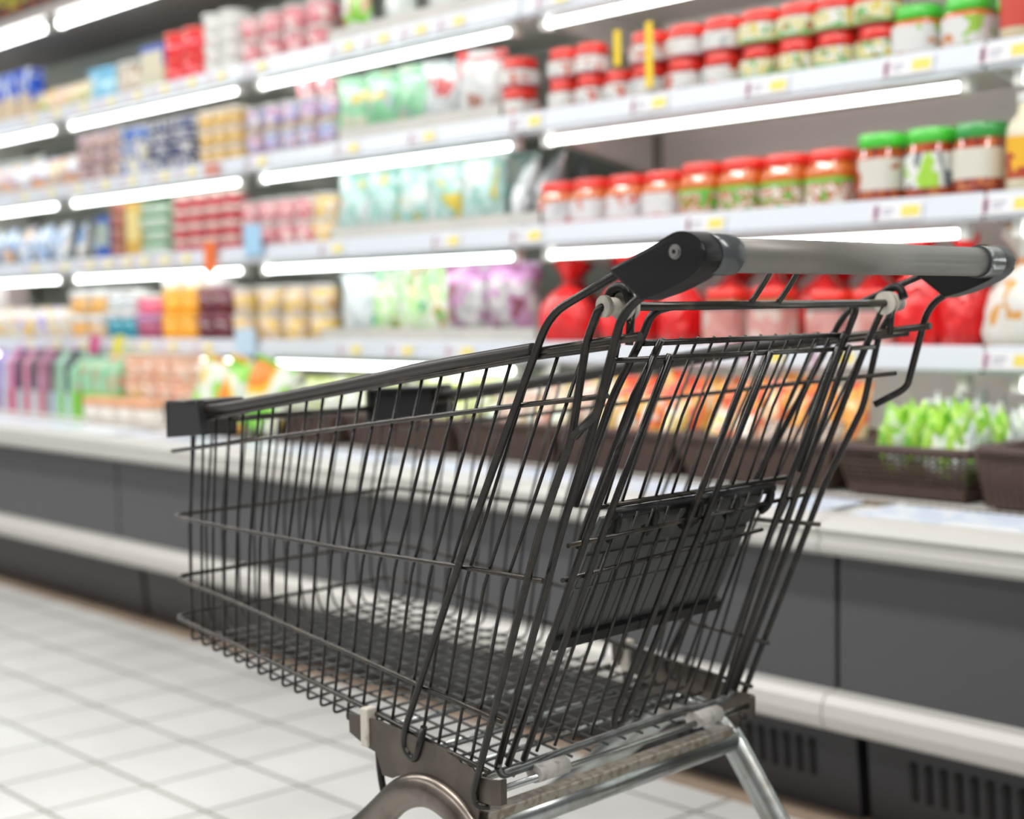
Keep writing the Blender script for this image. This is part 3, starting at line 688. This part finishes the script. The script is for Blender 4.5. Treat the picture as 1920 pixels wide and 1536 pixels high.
row(4, 712, 975, 3, bag(.15, .16, .05, print_mat('clear leaf bag', [(.62, .66, .62), (.66, .70, .68), (.25, .55, .05)], 11, .25, 5), 2), 'clear leafy bag in pale tray', 'bag', .1, 1, .10, base=.01)
row(3, 468, 640, 5, cup(.078, .082, pb, frost), 'blue and pink cup with clear lid', 'cup', .083, 2, .05)
row(3, 560, 640, 2, cup(.080, .070, pk, frost), 'small pink cup above blue cups', 'cup', .07, 1, .09, base=.167)
gbm = print_mat('green noodle bag', [(.55, .45, .08), (.30, .38, .40), (.20, .48, .26), (.28, .55, .34), (.56, .58, .44)], 12, .3, 3, zband=[(.8, 1, (.30, .58, .36))])
row(3, 642, 812, 3, bag(.155, .175, .05, gbm, 3), 'green bag with round grey picture', 'bag', .1, 1, .08, base=.02, tilt=.12, rz=.35, rows=2, dy=.12)
wbm = print_mat('white snack bag', [(.64, .67, .67), (.64, .67, .67), (.45, .50, .52), (.62, .65, .65), (.55, .12, .12)], 12, .3, 6)
row(3, 808, 875, 1, bag(.19, .17, .05, wbm, 4), 'white bag leaning next to green bags', 'bag', .1, 1, .09, base=.02, rz=.4)
row(3, 868, 948, 1, bag(.15, .175, .06, print_mat('white bag with red print', [(.70, .10, .10), (.62, .65, .65), (.70, .72, .72), (.45, .25, .2)], 10, .3, 7, zband=[(.86, .95, (.55, .06, .06))]), 5), 'white bag with red band', 'bag', .1, 1, .08, base=.02, rz=.35)
row(2, 462, 600, 4, cup(.088, .078, pk, frost), 'rosy cup with pale lid', 'cup', .079, 2, .05)
row(2, 596, 642, 1, cup(.11, .079, yl, frost), 'yellow cup next to rosy cups', 'cup', .079, 2, .05)
tealm = print_mat('teal dumpling bag', [(.60, .45, .06), (.22, .46, .40), (.46, .60, .58), (.30, .50, .46), (.56, .64, .64), (.58, .62, .58)], 11, .3, 4, zband=[(0, .12, (.55, .48, .12))])
row(2, 644, 940, 5, bag(.155, .195, .05, tealm, 6), 'teal and white dumpling bag', 'bag', .1, 1, .09, base=.02, tilt=.1, rz=.35, rows=2, dy=.12)
grm = print_mat('white bag with grey band', [(.72, .75, .76), (.74, .76, .78), (.26, .29, .31), (.72, .74, .76), (.60, .35, .35)], 9, .3, 8)
row(2, 948, 1030, 2, bag(.15, .185, .06, grm, 7), 'white bag with grey band leaning sideways', 'bag', .1, 1, .13, base=.02, tilt=.35, rz=-.6)
o = bag(.16, .19, .06, mat('charcoal foil bag', (.10, .12, .13), .25, coat=.5), 8); row(2, 1030, 1110, 1, o, 'charcoal foil bag behind meat jars', 'bag', .1, 1, .26, tilt=.2, rz=-.6)
row(1, 445, 640, 4, cup(.105, .090, yl, frost), 'amber dessert cup with clear lid', 'cup', .091, 2, .06)
row(1, 642, 722, 1, bag(.15, .18, .05, print_mat('pale blue bag', [(.66, .72, .74), (.60, .66, .68), (.70, .74, .74)], 10, .3, 1), 9), 'pale blue bag beside amber cups', 'bag', .1, 1, .08, base=.02, rz=.35)
vgm = print_mat('green vegetable bag', [(.04, .42, .14), (.66, .72, .62), (.40, .66, .25), (.66, .72, .62), (.62, .30, .08), (.05, .40, .12)], 12, .3, 5)
row(1, 705, 862, 3, bag(.19, .19, .05, vgm, 10), 'green and white vegetable bag', 'bag', .1, 1, .09, base=.02, tilt=.15, rz=.35)
prm = print_mat('purple mushroom bag', [(.50, .20, .45), (.45, .44, .44), (.62, .60, .60), (.40, .40, .40), (.5, .28, .46), (.22, .06, .10)], 14, .3, 6, zband=[(.78, 1, (.52, .22, .46))])
row(1, 850, 1004, 2, bag(.19, .19, .08, prm, 11), 'purple bag of grey mushrooms', 'bag', .1, 1, .09, base=.02, rz=.3)
# ---- left bays
blu = print_mat('royal blue pack', [(.02, .08, .55), (.03, .12, .62), (.55, .60, .70), (.02, .07, .45)], 14, .3, 1, zband=[(0, .34, (.66, .52, .36))])
row(4, -45, 76, 4, carton(.13, .06, .20, blu, blu, False), 'upright royal blue pack', 'pack', .2, 1, .06)
mix1 = print_mat('pink and yellow pack', [(.74, .45, .50), (.72, .62, .60), (.78, .52, .12), (.70, .68, .62), (.45, .5, .1)], 16, .3, 2)
row(4, 72, 205, 5, bag(.13, .10, .07, mix1, 12), 'small pink and yellow bag', 'bag', .1, 1, .08, tilt=.3)
mixt = print_mat('pale cheese pack', [(.20, .45, .70), (.70, .66, .62), (.70, .50, .15)], 16, .3, 4)
row(4, 110, 190, 2, bag(.14, .10, .07, mixt, 13), 'blue and cream bag behind pink bags', 'bag', .1, 1, .20)
row(4, 190, 246, 1, tub(.20, .14, .12, print_mat('sky blue tub print', [(.18, .48, .68), (.30, .58, .74), (.45, .62, .45)], 14, .3, 1), mat('sky blue lid', (.20, .55, .80), .3)), 'sky blue tub', 'tub', .1)
row(4, 240, 292, 1, tub(.18, .14, .12, print_mat('brown cream tub print', [(.62, .55, .45), (.40, .24, .14), (.70, .66, .58)], 16, .3, 1), frost), 'cream and brown tub', 'tub', .1)
row(4, 287, 330, 1, carton(.15, .10, .15, print_mat('blue cream carton', [(.10, .16, .50), (.62, .58, .40)], 12, .4, 2, zband=[(0, .5, (.62, .60, .45)), (.5, 1, (.12, .18, .55))]), mat('cream panel', (.64, .60, .46), .4), False), 'blue topped cream carton', 'carton', .15)
row(4, 326, 400, 2, cup(.12, .088, mat('red tub', (.72, .02, .03), .3, coat=.3), mat('red tub lid', (.80, .06, .04), .3, coat=.3), .95, .2), 'bright red tub', 'tub', .089, 2)
row(4, 398, 464, 2, cup(.115, .050, mat('white cup', (.70, .69, .66), .4), frost, .8, .25), 'plain white cup', 'cup', .051, 4)
row(4, 258, 395, 3, cup(.12, .09, print_mat('pink and amber pack', [(.62, .20, .24), (.72, .42, .10), (.55, .30, .06)], 16, .4, 5), mat('amber lid', (.74, .46, .14), .35), .9), 'amber and pink pot stacked behind', 'pot', .091, 2, .27)
dkb = mat('navy box card', (.008, .016, .09), .4)
row(4, 75, 262, 4, carton(.20, .05, .14, dkb, dkb, False), 'navy blue box at back', 'box', .1, 1, .36)
mix3 = print_mat('white and orange pack', [(.70, .70, .70), (.68, .70, .74), (.30, .45, .70), (.72, .30, .08), (.70, .58, .40), (.35, .26, .3)], 13, .3, 3)
row(3, -30, 158, 6, bag(.16, .12, .08, mix3, 14), 'heaped white and orange pouch', 'bag', .1, 1, .08, tilt=.3, rz=.2)
mix4 = print_mat('white pale pouch', [(.70, .71, .68), (.60, .64, .60), (.72, .72, .70)], 12, .3, 3)
row(3, -20, 90, 3, bag(.18, .17, .08, mix4, 15), 'pale pouch behind the heap', 'bag', .1, 1, .22)
brw = print_mat('brown dessert print', [(.22, .12, .14), (.45, .30, .30), (.52, .36, .24), (.28, .22, .38)], 34, .35, 2)
row(3, 155, 246, 3, cup(.10, .062, brw, mat('smoky lid', (.45, .38, .42), .3)), 'brown chocolate dessert cup', 'cup', .063, 3)
row(3, 246, 302, 1, tub(.20, .14, .060, print_mat('blue rim tub', [(.66, .62, .50), (.08, .18, .50)], 20, .4, 1), LIDW), 'white lidded tub with blue print', 'tub', .061, 3)
nv = print_mat('navy stripe print', [(.03, .05, .18), (.60, .60, .58), (.03, .04, .12)], 22, .35, 3, zband=[(0, .35, (.02, .04, .16))])
row(3, 300, 386, 2, tub(.145, .13, .045, nv, mat('pearl lid', (.56, .56, .58), .3)), 'navy and white flat tub', 'tub', .046, 4)
gd = mat('golden pudding', (.64, .42, .14), .25, coat=.4)
row(3, 384, 466, 3, cup(.088, .060, gd, mat('cream film lid', (.66, .58, .48), .35), .8, .3), 'golden pudding cup', 'cup', .062, 3)
mix5 = print_mat('blue white pouch', [(.68, .70, .72), (.10, .28, .60), (.70, .71, .70), (.25, .40, .66), (.62, .38, .2)], 13, .3, 7)
row(2, -30, 130, 5, bag(.16, .15, .08, mix5, 16), 'blue and white pouch', 'bag', .1, 1, .08, tilt=.25, rz=-.2)
row(2, 110, 198, 3, bag(.12, .15, .05, print_mat('white tilted pouch', [(.72, .70, .70), (.70, .68, .64), (.10, .28, .60)], 9, .3, 2), 17), 'white pouch leaning sideways', 'bag', .1, 1, .09, tilt=.2, rz=-.5)
row(2, 192, 224, 1, carton(.11, .06, .16, mat('royal blue card', (.03, .10, .42), .4), mat('grey green card', (.35, .42, .38), .4), False), 'slim royal blue box', 'box', .1)
row(2, 222, 250, 1, cup(.11, .052, mat('maroon cup', (.32, .10, .07), .35), mat('dull gold lid', (.5, .36, .22), .35)), 'maroon cup', 'cup', .053, 4)
row(2, 248, 280, 1, carton(.11, .06, .20, mat('mustard card', (.62, .38, .08), .4), mat('pale yellow card', (.72, .60, .25), .4), False), 'tall mustard yellow box', 'box', .1)
row(2, 284, 338, 1, tub(.19, .12, .047, mat('pale green tub', (.45, .56, .46), .35), mat('leaf green lid', (.04, .32, .10), .35)), 'flat tub with green lid', 'tub', .048, 4)
rdc = mat('crimson yogurt cup', (.52, .05, .07), .3, coat=.3)
row(2, 336, 462, 4, cup(.098, .050, rdc, mat('beige film lid', (.62, .50, .44), .35), .8, .35), 'crimson yogurt cup', 'cup', .051, 4)
row(1, -40, 48, 2, carton(.16, .10, .235, mat('blush card', (.74, .60, .60), .4), mat('pale pink panel', (.76, .68, .67), .4), False), 'tall pale pink carton', 'carton', .1, 1, .20)
mix6 = print_mat('cream snack pouch', [(.64, .60, .45), (.74, .72, .68), (.40, .35, .62), (.76, .66, .38), (.64, .61, .54), (.70, .45, .12)], 12, .3, 9)
row(1, -40, 150, 7, bag(.14, .115, .07, mix6, 18), 'cream and yellow pouch', 'bag', .1, 1, .08, tilt=.15)
row(1, 150, 216, 2, cup(.13, .095, print_mat('orange cup print', [(.76, .34, .04), (.72, .40, .10), (.62, .48, .36)], 18, .35, 1), LIDW, .8, .30), 'orange cup with tall white lid', 'cup', .096, 2)
row(1, 214, 274, 2, cup(.12, .11, mat('teal cup', (.015, .26, .36), .3, coat=.3), LIDW, .85, .25), 'teal cup with white lid', 'cup', .096, 1)
row(1, 216, 276, 2, cup(.12, .075, mat('silver white cup', (.60, .64, .66), .3, coat=.3), LIDW, .85, .25), 'silvery cup atop teal cup', 'cup', .096, 1, base=.112)
row(1, 272, 322, 1, cup(.16, .090, mat('mulberry cup', (.36, .07, .16), .3), mat('violet lid', (.50, .28, .55), .35), .85, .2), 'mulberry cup with violet lid', 'cup', .09, 1)
row(1, 272, 322, 1, cup(.16, .075, mat('candy pink cup', (.76, .16, .26), .3), LIDW, .85, .2), 'candy pink cup on mulberry cup', 'cup', .09, 1, base=.092)
row(1, 320, 388, 2, cup(.12, .088, mat('bright orange cup', (.85, .38, .02), .35), mat('amber yellow lid', (.85, .48, .05), .35), .85, .2), 'bright orange cup', 'cup', .089, 2)
row(1, 386, 444, 2, cup(.11, .088, mat('dark cherry cup', (.12, .01, .02), .25, coat=.5), mat('dusty plum lid', (.30, .10, .13), .35), .85, .15), 'dark cherry jelly cup', 'cup', .089, 2)
for p0, p1, n in ((320, 440, 3),): row(1, p0, p1, n, cup(.13, .055, LIDW, frost, .9), 'white pot on top of jelly cups', 'pot', .05, 1, .125, base=.181)
# milk cartons and pots on the bottom deck, left
def milk(nm, c1, c2, low): return carton(.056, .066, .245, print_mat(nm, [c1, c2], 12, .35, 1, zband=[(0, .38, low)]), mat(nm+' fin', c1, .4))
cols = [('violet', (.50, .16, .58), (.35, .12, .60), (.30, .05, .30)), ('light blue', (.48, .62, .78), (.40, .50, .75), (.50, .60, .72)), ('rose pink', (.68, .20, .40), (.72, .38, .52), (.62, .10, .20)),
        ('black and white', (.05, .05, .07), (.06, .05, .09), (.45, .55, .62)), ('raspberry', (.68, .18, .34), (.70, .30, .42), (.60, .10, .18)), ('grey and black', (.08, .08, .10), (.12, .10, .14), (.50, .58, .62)), ('mauve', (.60, .30, .42), (.45, .18, .26), (.58, .12, .20))]
pxs = [8, 24, 38, 52, 66, 80, 94]
for k, (nm, a, b_, c) in enumerate(cols):
    row(0, pxs[k]-8, pxs[k]+8, 1, milk(nm+' milk', a, b_, c), nm + ' gable top carton', 'carton', .2, 1, .395, rows=2, dy=.082)
for k, (nm, a, b_, c) in enumerate([('dark and pink', (.30, .12, .2), (.12, .10, .14), (.3, .28, .3)), ('dark green and blue', (.16, .22, .16), (.08, .10, .10), (.40, .55, .66)), ('mint', (.35, .58, .42), (.35, .58, .42), (.22, .50, .08)), ('black and blue', (.05, .05, .08), (.05, .05, .07), (.42, .56, .72))]):
    row(0, 98+k*13, 114+k*13, 1, milk(nm+' milk', a, b_, c), nm + ' tall carton', 'carton', .2, 1, .395, rows=2, dy=.082)
gc = carton(.080, .066, .225, print_mat('green milk', [(.28, .60, .36), (.36, .66, .44), (.60, .3, .2)], 16, .35, 1, zband=[(0, .45, (.22, .55, .05))]), mat('mint fin', (.35, .62, .45), .4))
row(0, 146, 238, 4, gc, 'green gable top carton', 'carton', .2, 1, .395, rows=2, dy=.082)
for px, c, nm in ((168, (.65, .08, .25), 'magenta'), (212, (.75, .66, .08), 'yellow')):
    bm = B(); X = X_at(px, 2.64, .82)
    prism(bm, [(-.045, 0), (.03, 0), (.06, .07), (-.015, .07)], 'y', 0, .0015)
    o = obj('shelf_flag', bm, mat(nm+' flag', c, .5)); o.location = (X, 2.655, .805); tag(o, nm + ' card flag hanging above the green cartons', 'shelf flag', 'hanging card flags')
sal = print_mat('fruit pot print', [(.70, .66, .58), (.72, .40, .24), (.66, .20, .12), (.72, .68, .60), (.70, .50, .2)], 28, .35, 4)
row(0, 225, 366, 5, cup(.105, .0755, sal, mat('orange fruit lid', (.72, .42, .28), .35), .85, .25), 'fruit pot with orange lid', 'pot', .0765, 3, .436)

row(0, 168, 300, 4, cup(.105, .088, print_mat('white pot print', [(.72, .70, .66), (.70, .66, .60)], 20, .4, 1), mat('peach fruit lid', (.72, .36, .20), .35), .9, .30), 'white pot with peach lid', 'pot', .079, 1, .29)
# ---- wicker baskets on the bottom deck
wick = print_mat('brown wicker', [(.075, .042, .033), (.055, .03, .024), (.10, .06, .048)], 160, .6, 1, stretch=(1, 1, 3), coat=0)
def basket(px0, px1, h, label, nm, lattice=False, d=.34, y=.27):
    Y = 2.2+y; a, c = X_at(px0, Y, DECK+.02), X_at(px1, Y, DECK+.02); w = c-a
    r = empty('wicker_basket', ((a+c)/2, Y+d/2, DECK+.0045)); tag(r, label, 'basket', 'brown wicker baskets on the bottom deck')
    bm = B(); k0 = .86
    def ringp(s, z, o=0): return [Vector((sx*(w/2*s-o), sy_*(d/2*s-o), z)) for sx, sy_ in ((-1, -1), (1, -1), (1, 1), (-1, 1))]
    def band(z0, z1):
        s0, s1 = k0+(1-k0)*z0/h, k0+(1-k0)*z1/h
        O0, O1, I0, I1 = ringp(s0, z0), ringp(s1, z1), ringp(s0, z0, .006), ringp(s1, z1, .006)
        V = [[bm.verts.new(p) for p in q] for q in (O0, O1, I1, I0)]
        for q in range(4):
            A, C = V[q], V[(q+1) % 4]
            for k in range(4): bm.faces.new((A[k], A[(k+1) % 4], C[(k+1) % 4], C[k]))
    nb = 9
    for k in range(nb):
        z0, z1 = h*k/nb, h*(k+1)/nb
        if lattice and 1 < k < 8: z1 = z0 + (z1-z0)*.35; 
        band(z0, z1)
    O = ringp(k0, 0); v = [bm.verts.new(p) for p in O]; bm.faces.new(v)
    for sy_ in (-1, 1):       # upright stakes
        n = int(w/.016)
        for k in range(n+1):
            x = (k/n-.5); s0, s1 = k0, 1
            p0 = Vector((x*w*s0, sy_*(d/2*s0-.002), .001)); p1 = Vector((x*w, sy_*(d/2-.002), h)); tube(bm, [p0, p1], .0032, 5)
    obj('woven_wall', bm, wick, r)
    bm = B(); q = ringp(1.0, h); q2 = []
    for k in range(4): q2 += [q[k].lerp(q[(k+1) % 4], .06), q[k].lerp(q[(k+1) % 4], .94)]
    tube(bm, q2, .009, 8, closed=True); obj('braided_rim', bm, wick, r); return (a+c)/2, Y+d/2, w, d, nm
def fill(bk, yo, n, mk, desc, cat, z, seed, lean=.3, w0=.15, x0=0., x1=1., spread=1.0, turn=.18, over=.97):
    """packs standing in a row inside one basket, leaning back; their width is fitted to the row"""
    rnd = random.Random(seed); cx, cy_, w, d, nm = bk; wi = (w*.90 - .02)*spread; pr = mk(); st = wi*(x1-x0)/n; k_ = st*over/w0
    for i in range(n):
        o = pr if i == 0 else dup(pr)
        X = cx - wi/2 + wi*x0 + st*(i+.5)
        o.location = (X, cy_ - d/2 + yo, DECK + .010 + z); o.scale = (k_*(.82 if cat == 'vegetable' else 1), .82 if cat == 'vegetable' else 1, 1 + rnd.uniform(-.08, .08))
        o.rotation_euler = (-lean*rnd.uniform(.75, 1.2), rnd.uniform(-.06, .06)*3*lean, rnd.uniform(-turn, turn))
        pos = ', %s from left' % ORD[i] if n > 1 else ''
        tag(o, '%s in %s%s' % (desc, nm, pos), cat, desc + ' in ' + nm)
        COUNT[cat] = COUNT.get(cat, 0)+1
b1 = basket(1826, 2000, .105, 'brown wicker basket cut off by right edge of the photo', 'rightmost basket', y=.24)
b2 = basket(1566, 1812, .092, 'see-through woven basket holding green vegetables', 'see-through basket', True)
b3 = basket(1262, 1556, .090, 'brown wicker basket with orange snacks behind the rear flap', 'basket behind rear flap')
b4 = basket(1040, 1256, .090, 'brown wicker basket with red packs behind rear posts', 'basket behind rear posts')
b5 = basket(850, 1034, .090, 'brown wicker basket with cream packs behind diagonal stay', 'basket behind diagonal stay')
b6 = basket(640, 838, .085, 'brown wicker basket with lime packs behind the far cap', 'basket behind far cap')
b7 = basket(418, 622, .085, 'brown wicker basket behind the near front corner cap', 'basket behind near cap', y=.24)
b8 = basket(306, 392, .085, 'small brown basket beside the white pots', 'small left basket', y=.15, d=.25)
def crumple(w, h, m1, m2, seed):
    r = empty('vegetable_pack'); rnd = random.Random(seed)
    for nm, m, sc, off in (('leaves', m1, 1, 0), ('stems', m2, .72, .35)):
        bm = B(); bmesh.ops.create_icosphere(bm, subdivisions=3, radius=1)
        a = rnd.uniform(0, 9)
        for v in bm.verts:
            p = v.co; k = 1 + .28*math.sin(5*p.x+a+3*p.z)*math.cos(4*p.y+a) + .16*math.sin(11*p.z+7*p.x+a)
            v.co = Vector((p.x*w/2*k*sc + off*w, p.y*h*.42*k*sc, h/2*sc + p.z*h/2*k*sc))
        obj(nm, bm, m, r, True)
    return r
leaf = print_mat('fresh lettuce', [(.16, .48, .03), (.38, .68, .06), (.48, .76, .12), (.25, .60, .04), (.60, .72, .45)], 14, .35, 1)
film = print_mat('white stalks in film', [(.66, .72, .66), (.55, .62, .60), (.72, .76, .72), (.62, .66, .5)], 16, .25, 1)
fill(b2, .10, 4, lambda: crumple(.15, .135, leaf, film, 1), 'bright green lettuce', 'vegetable', .035, 1, .05, .14, .12, .90, 1, .4)
fill(b2, .20, 4, lambda: crumple(.15, .10, leaf, film, 4), 'leafy green head', 'vegetable', .05, 2, .05, .15, .25, 1, 1, .4)
fill(b2, .28, 5, lambda: crumple(.15, .12, film, film, 3), 'white stalks in film', 'vegetable', .045, 5, .05, .15, 0, 1, 1, .3)
fill(b2, .06, 2, lambda: crumple(.12, .085, film, leaf, 6), 'pale stalks in film', 'vegetable', .02, 6, .05, .12, .62, 1, 1, .3)
ss = [('orange', [(.80, .28, .04), (.82, .42, .08), (.74, .12, .04), (.80, .62, .35)]), ('red', [(.78, .07, .035), (.80, .10, .04), (.80, .22, .08), (.80, .50, .10), (.76, .66, .5)]), ('yellow', [(.82, .52, .08), (.80, .16, .04), (.74, .70, .60), (.80, .60, .2)])]
PM = {n: print_mat(n + ' snack film', c, 13, .28, i+1) for i, (n, c) in enumerate(ss)}
pn = print_mat('dark nuts in film', [(.10, .05, .03), (.60, .50, .40), (.30, .14, .06), (.68, .62, .56), (.05, .05, .07)], 34, .25, 2)
pc = print_mat('cream pack', [(.72, .58, .46), (.70, .40, .32), (.74, .68, .60), (.70, .52, .22), (.55, .66, .55)], 13, .28, 7)
pg = print_mat('lime pack', [(.62, .70, .10), (.50, .64, .08), (.70, .74, .50), (.66, .72, .22), (.72, .76, .70)], 12, .28, 8)
pw = print_mat('pale film pack', [(.68, .72, .60), (.62, .66, .40), (.72, .74, .70)], 12, .28, 9)
ph = print_mat('green and orange pouch', [(.15, .52, .03), (.30, .66, .10), (.72, .76, .66), (.80, .56, .05), (.76, .24, .03)], 8, .28, 10, stretch=(1, 1, .6))
fill(b3, .06, 4, lambda: bag(.12, .105, .05, pn, 34), 'clear bag of dark nuts', 'bag', .01, 6, .35, .12, .38, 1)
fill(b3, .06, 2, lambda: bag(.13, .14, .05, PM['yellow'], 33), 'yellow snack pack', 'snack pack', .01, 4, .35, .13, 0, .38)
fill(b3, .15, 5, lambda: bag(.13, .165, .05, PM['orange'], 31), 'orange snack pack', 'snack pack', .02, 2, .25, .13)
fill(b3, .25, 3, lambda: bag(.14, .18, .05, PM['red'], 32), 'red snack pack', 'snack pack', .02, 3, .12, .14, 0, .6)
fill(b4, .06, 4, lambda: bag(.13, .15, .05, PM['yellow'], 41), 'yellow snack pack', 'snack pack', .01, 14, .3, .13, .1, 1)
fill(b4, .15, 4, lambda: bag(.14, .18, .05, PM['red'], 42), 'red snack pack', 'snack pack', .02, 13, .2, .14)
fill(b4, .25, 3, lambda: bag(.14, .165, .05, PM['orange'], 43), 'orange snack pack', 'snack pack', .02, 12, .15, .13)
fill(b5, .07, 4, lambda: bag(.13, .135, .05, pc, 35), 'cream and pink pack', 'snack pack', .01, 7, .35, .13)
fill(b5, .17, 3, lambda: bag(.15, .16, .05, pc, 36), 'tall cream pack', 'snack pack', .02, 8, .25, .15)
fill(b5, .26, 3, lambda: bag(.15, .165, .05, pw, 37), 'pale film pack', 'snack pack', .02, 9, .12, .15)
fill(b6, .07, 5, lambda: bag(.13, .12, .05, pg, 36), 'small lime green pack', 'snack pack', .01, 17, .35, .13)
fill(b6, .17, 4, lambda: bag(.15, .145, .05, pg, 38), 'lime green pack', 'snack pack', .02, 18, .25, .15)
fill(b6, .26, 4, lambda: bag(.15, .16, .05, pw, 39), 'pale film pack', 'snack pack', .02, 19, .12, .15)
fill(b7, .16, 6, lambda: bag(.15, .13, .05, pw, 45), 'pale film pack', 'snack pack', .01, 20, .25, .15)
fill(b7, .26, 6, lambda: bag(.15, .15, .05, pg, 46), 'lime green pack', 'snack pack', .01, 21, .15, .15)
fill(b8, .12, 3, lambda: bag(.16, .185, .05, ph, 47), 'tall green and orange pouch', 'snack pack', .01, 22, .12, .15)
for k in range(3):
    o = bag(.15, .20, .035, ph, 50+k); o.location = (X_at(372+k*40, 2.35, .62)+.02, 2.355+.012*k, DECK+.035); o.rotation_euler = (-.12, .38, .55)
    tag(o, 'leaning green and orange pouch above the near cap, %s from left' % ORD[k], 'snack pack', 'leaning green and orange pouches')
po = print_mat('rust tuber', [(.40, .14, .03), (.62, .55, .5)], 20, .4, 2)
def tuber():
    bm = B(); bmesh.ops.create_icosphere(bm, subdivisions=3, radius=1)
    for v in bm.verts:
        p = v.co; k = 1+.08*math.sin(5*p.x+2)+.05*math.cos(7*p.y); v.co = Vector((p.x*.075*k, p.y*.04*k, p.z*.033*k+.033))
    return obj('tuber', bm, po, None, True)
o = tuber(); o.location = (b1[0]-b1[2]/2+.10, 2.56, DECK+.050); tag(o, 'rust brown tuber in the rightmost basket', 'vegetable')
o = crumple(.17, .075, film, film, 12); o.location = (b1[0]-b1[2]/2+.25, 2.60, DECK+.035); tag(o, 'white film wrapped pack in the rightmost basket', 'vegetable')
# ---- price tags on the rails
tagw = mat('price card', (.74, .74, .76), .4); tagy = mat('yellow price field', (.76, .63, .12), .45); tagp = mat('pink print', (.62, .42, .54), .45); tagg = mat('grey print', (.42, .42, .50), .45)
def price_tag():
    r = empty('price_tag'); bm = B(); box(bm, (-.062, -.0012, -.019), (.062, 0, .019), .0004); obj('card', bm, tagw, r)
    bm = B(); box(bm, (.012, -.0022, -.011), (.055, -.0011, .011)); obj('yellow_field', bm, tagy, r)
    bm = B(); box(bm, (-.056, -.002, -.014), (-.040, -.0011, .013)); box(bm, (-.052, -.002, -.016), (-.044, -.0011, .016)); obj('pink_mark', bm, tagp, r)
    bm = B(); box(bm, (-.034, -.002, .002), (-.004, -.0011, .008)); box(bm, (-.034, -.002, -.008), (-.010, -.0011, -.003)); obj('grey_print', bm, tagg, r)
    return r
TG = {4: [55, 100, 150, 200, 250, 300, 350, 405, 480, 640, 705, 775, 845, 1035], 3: [40, 90, 140, 190, 240, 300, 350, 480, 650, 790, 985, 1215, 1435, 1700, 1885],
      2: [60, 115, 160, 195, 230, 262, 300, 340, 620, 835, 985, 1320, 1680, 1890], 1: [50, 100, 150, 265, 315, 380, 655, 750, 860, 1430, 1560, 1890]}
PT = price_tag(); first = True
for lev, L_ in TG.items():
    for i, px in enumerate(L_):
        z = LEV[lev]-.026; o = PT if first else dup(PT); first = False
        o.location = (X_at(px, YS-.006, z), YS-.0045, z); o.rotation_euler = (math.radians(-12), 0, 0)
        tag(o, 'price tag with yellow field on rail of %s, %s from left' % (SHN[lev], ORD[i] if i < 14 else 'fifteenth'), 'price tag', 'price tags on the shelf rails')
# shelf talkers
for px, lev, c, nm, w, h, dz in ((472, 2, (.35, .58, .78), 'light blue shelf talker between the third shelf bays', .10, .10, -.03), (458, 1, (.50, .66, .80), 'pale blue shelf talker on the lowest shelf rail', .12, .085, -.05), (392, 2, (.78, .16, .03), 'orange red shelf talker on the third shelf rail', .07, .11, -.085), (395, 3, (.60, .25, .20), 'small red shelf talker on the second shelf rail', .09, .04, -.05)):
    bm = B(); z = LEV[lev]+dz; X = X_at(px, 2.68, z); box(bm, (X-w/2, 2.683, z), (X+w/2, 2.685, z+h), .0005)
    tag(obj('shelf_talker', bm, mat(nm, c, .5)), nm, 'shelf talker')

# ================================================================ LIGHT
w = bpy.data.worlds.new('world'); S.world = w; w.use_nodes = True
w.node_tree.nodes['Background'].inputs[0].default_value = (.93, .97, 1, 1); w.node_tree.nodes['Background'].inputs[1].default_value = .24
def area(nm, loc, rot, sx, sy_, p, col=(1, .98, .95)):
    l = bpy.data.lights.new(nm, 'AREA'); l.shape = 'RECTANGLE'; l.size = sx; l.size_y = sy_; l.energy = p; l.color = col
    o = bpy.data.objects.new(nm, l); COL.objects.link(o); o.location = loc; o.rotation_euler = rot; return o
for i, x in enumerate((-7.5, -4.5, -1.5, 1.5)):
    area('ceiling_light', (x, .4, 3.6), (0, 0, 0), 2.4, .35, 78)
    area('ceiling_light', (x, -2.6, 3.6), (0, 0, 0), 2.4, .35, 66)
l = area('opposite_aisle_light', (-2.5, -2.4, 1.5), (math.radians(90), 0, 0), 9, 1.4, 14)
S.view_settings.view_transform = 'Standard'; S.view_settings.look = 'None'; S.view_settings.exposure = 0; S.view_settings.gamma = 1
S.view_settings.use_curve_mapping = False
S.cycles.use_denoising = True
S.cycles.max_bounces = 6
print('COUNT', COUNT, len(USED))
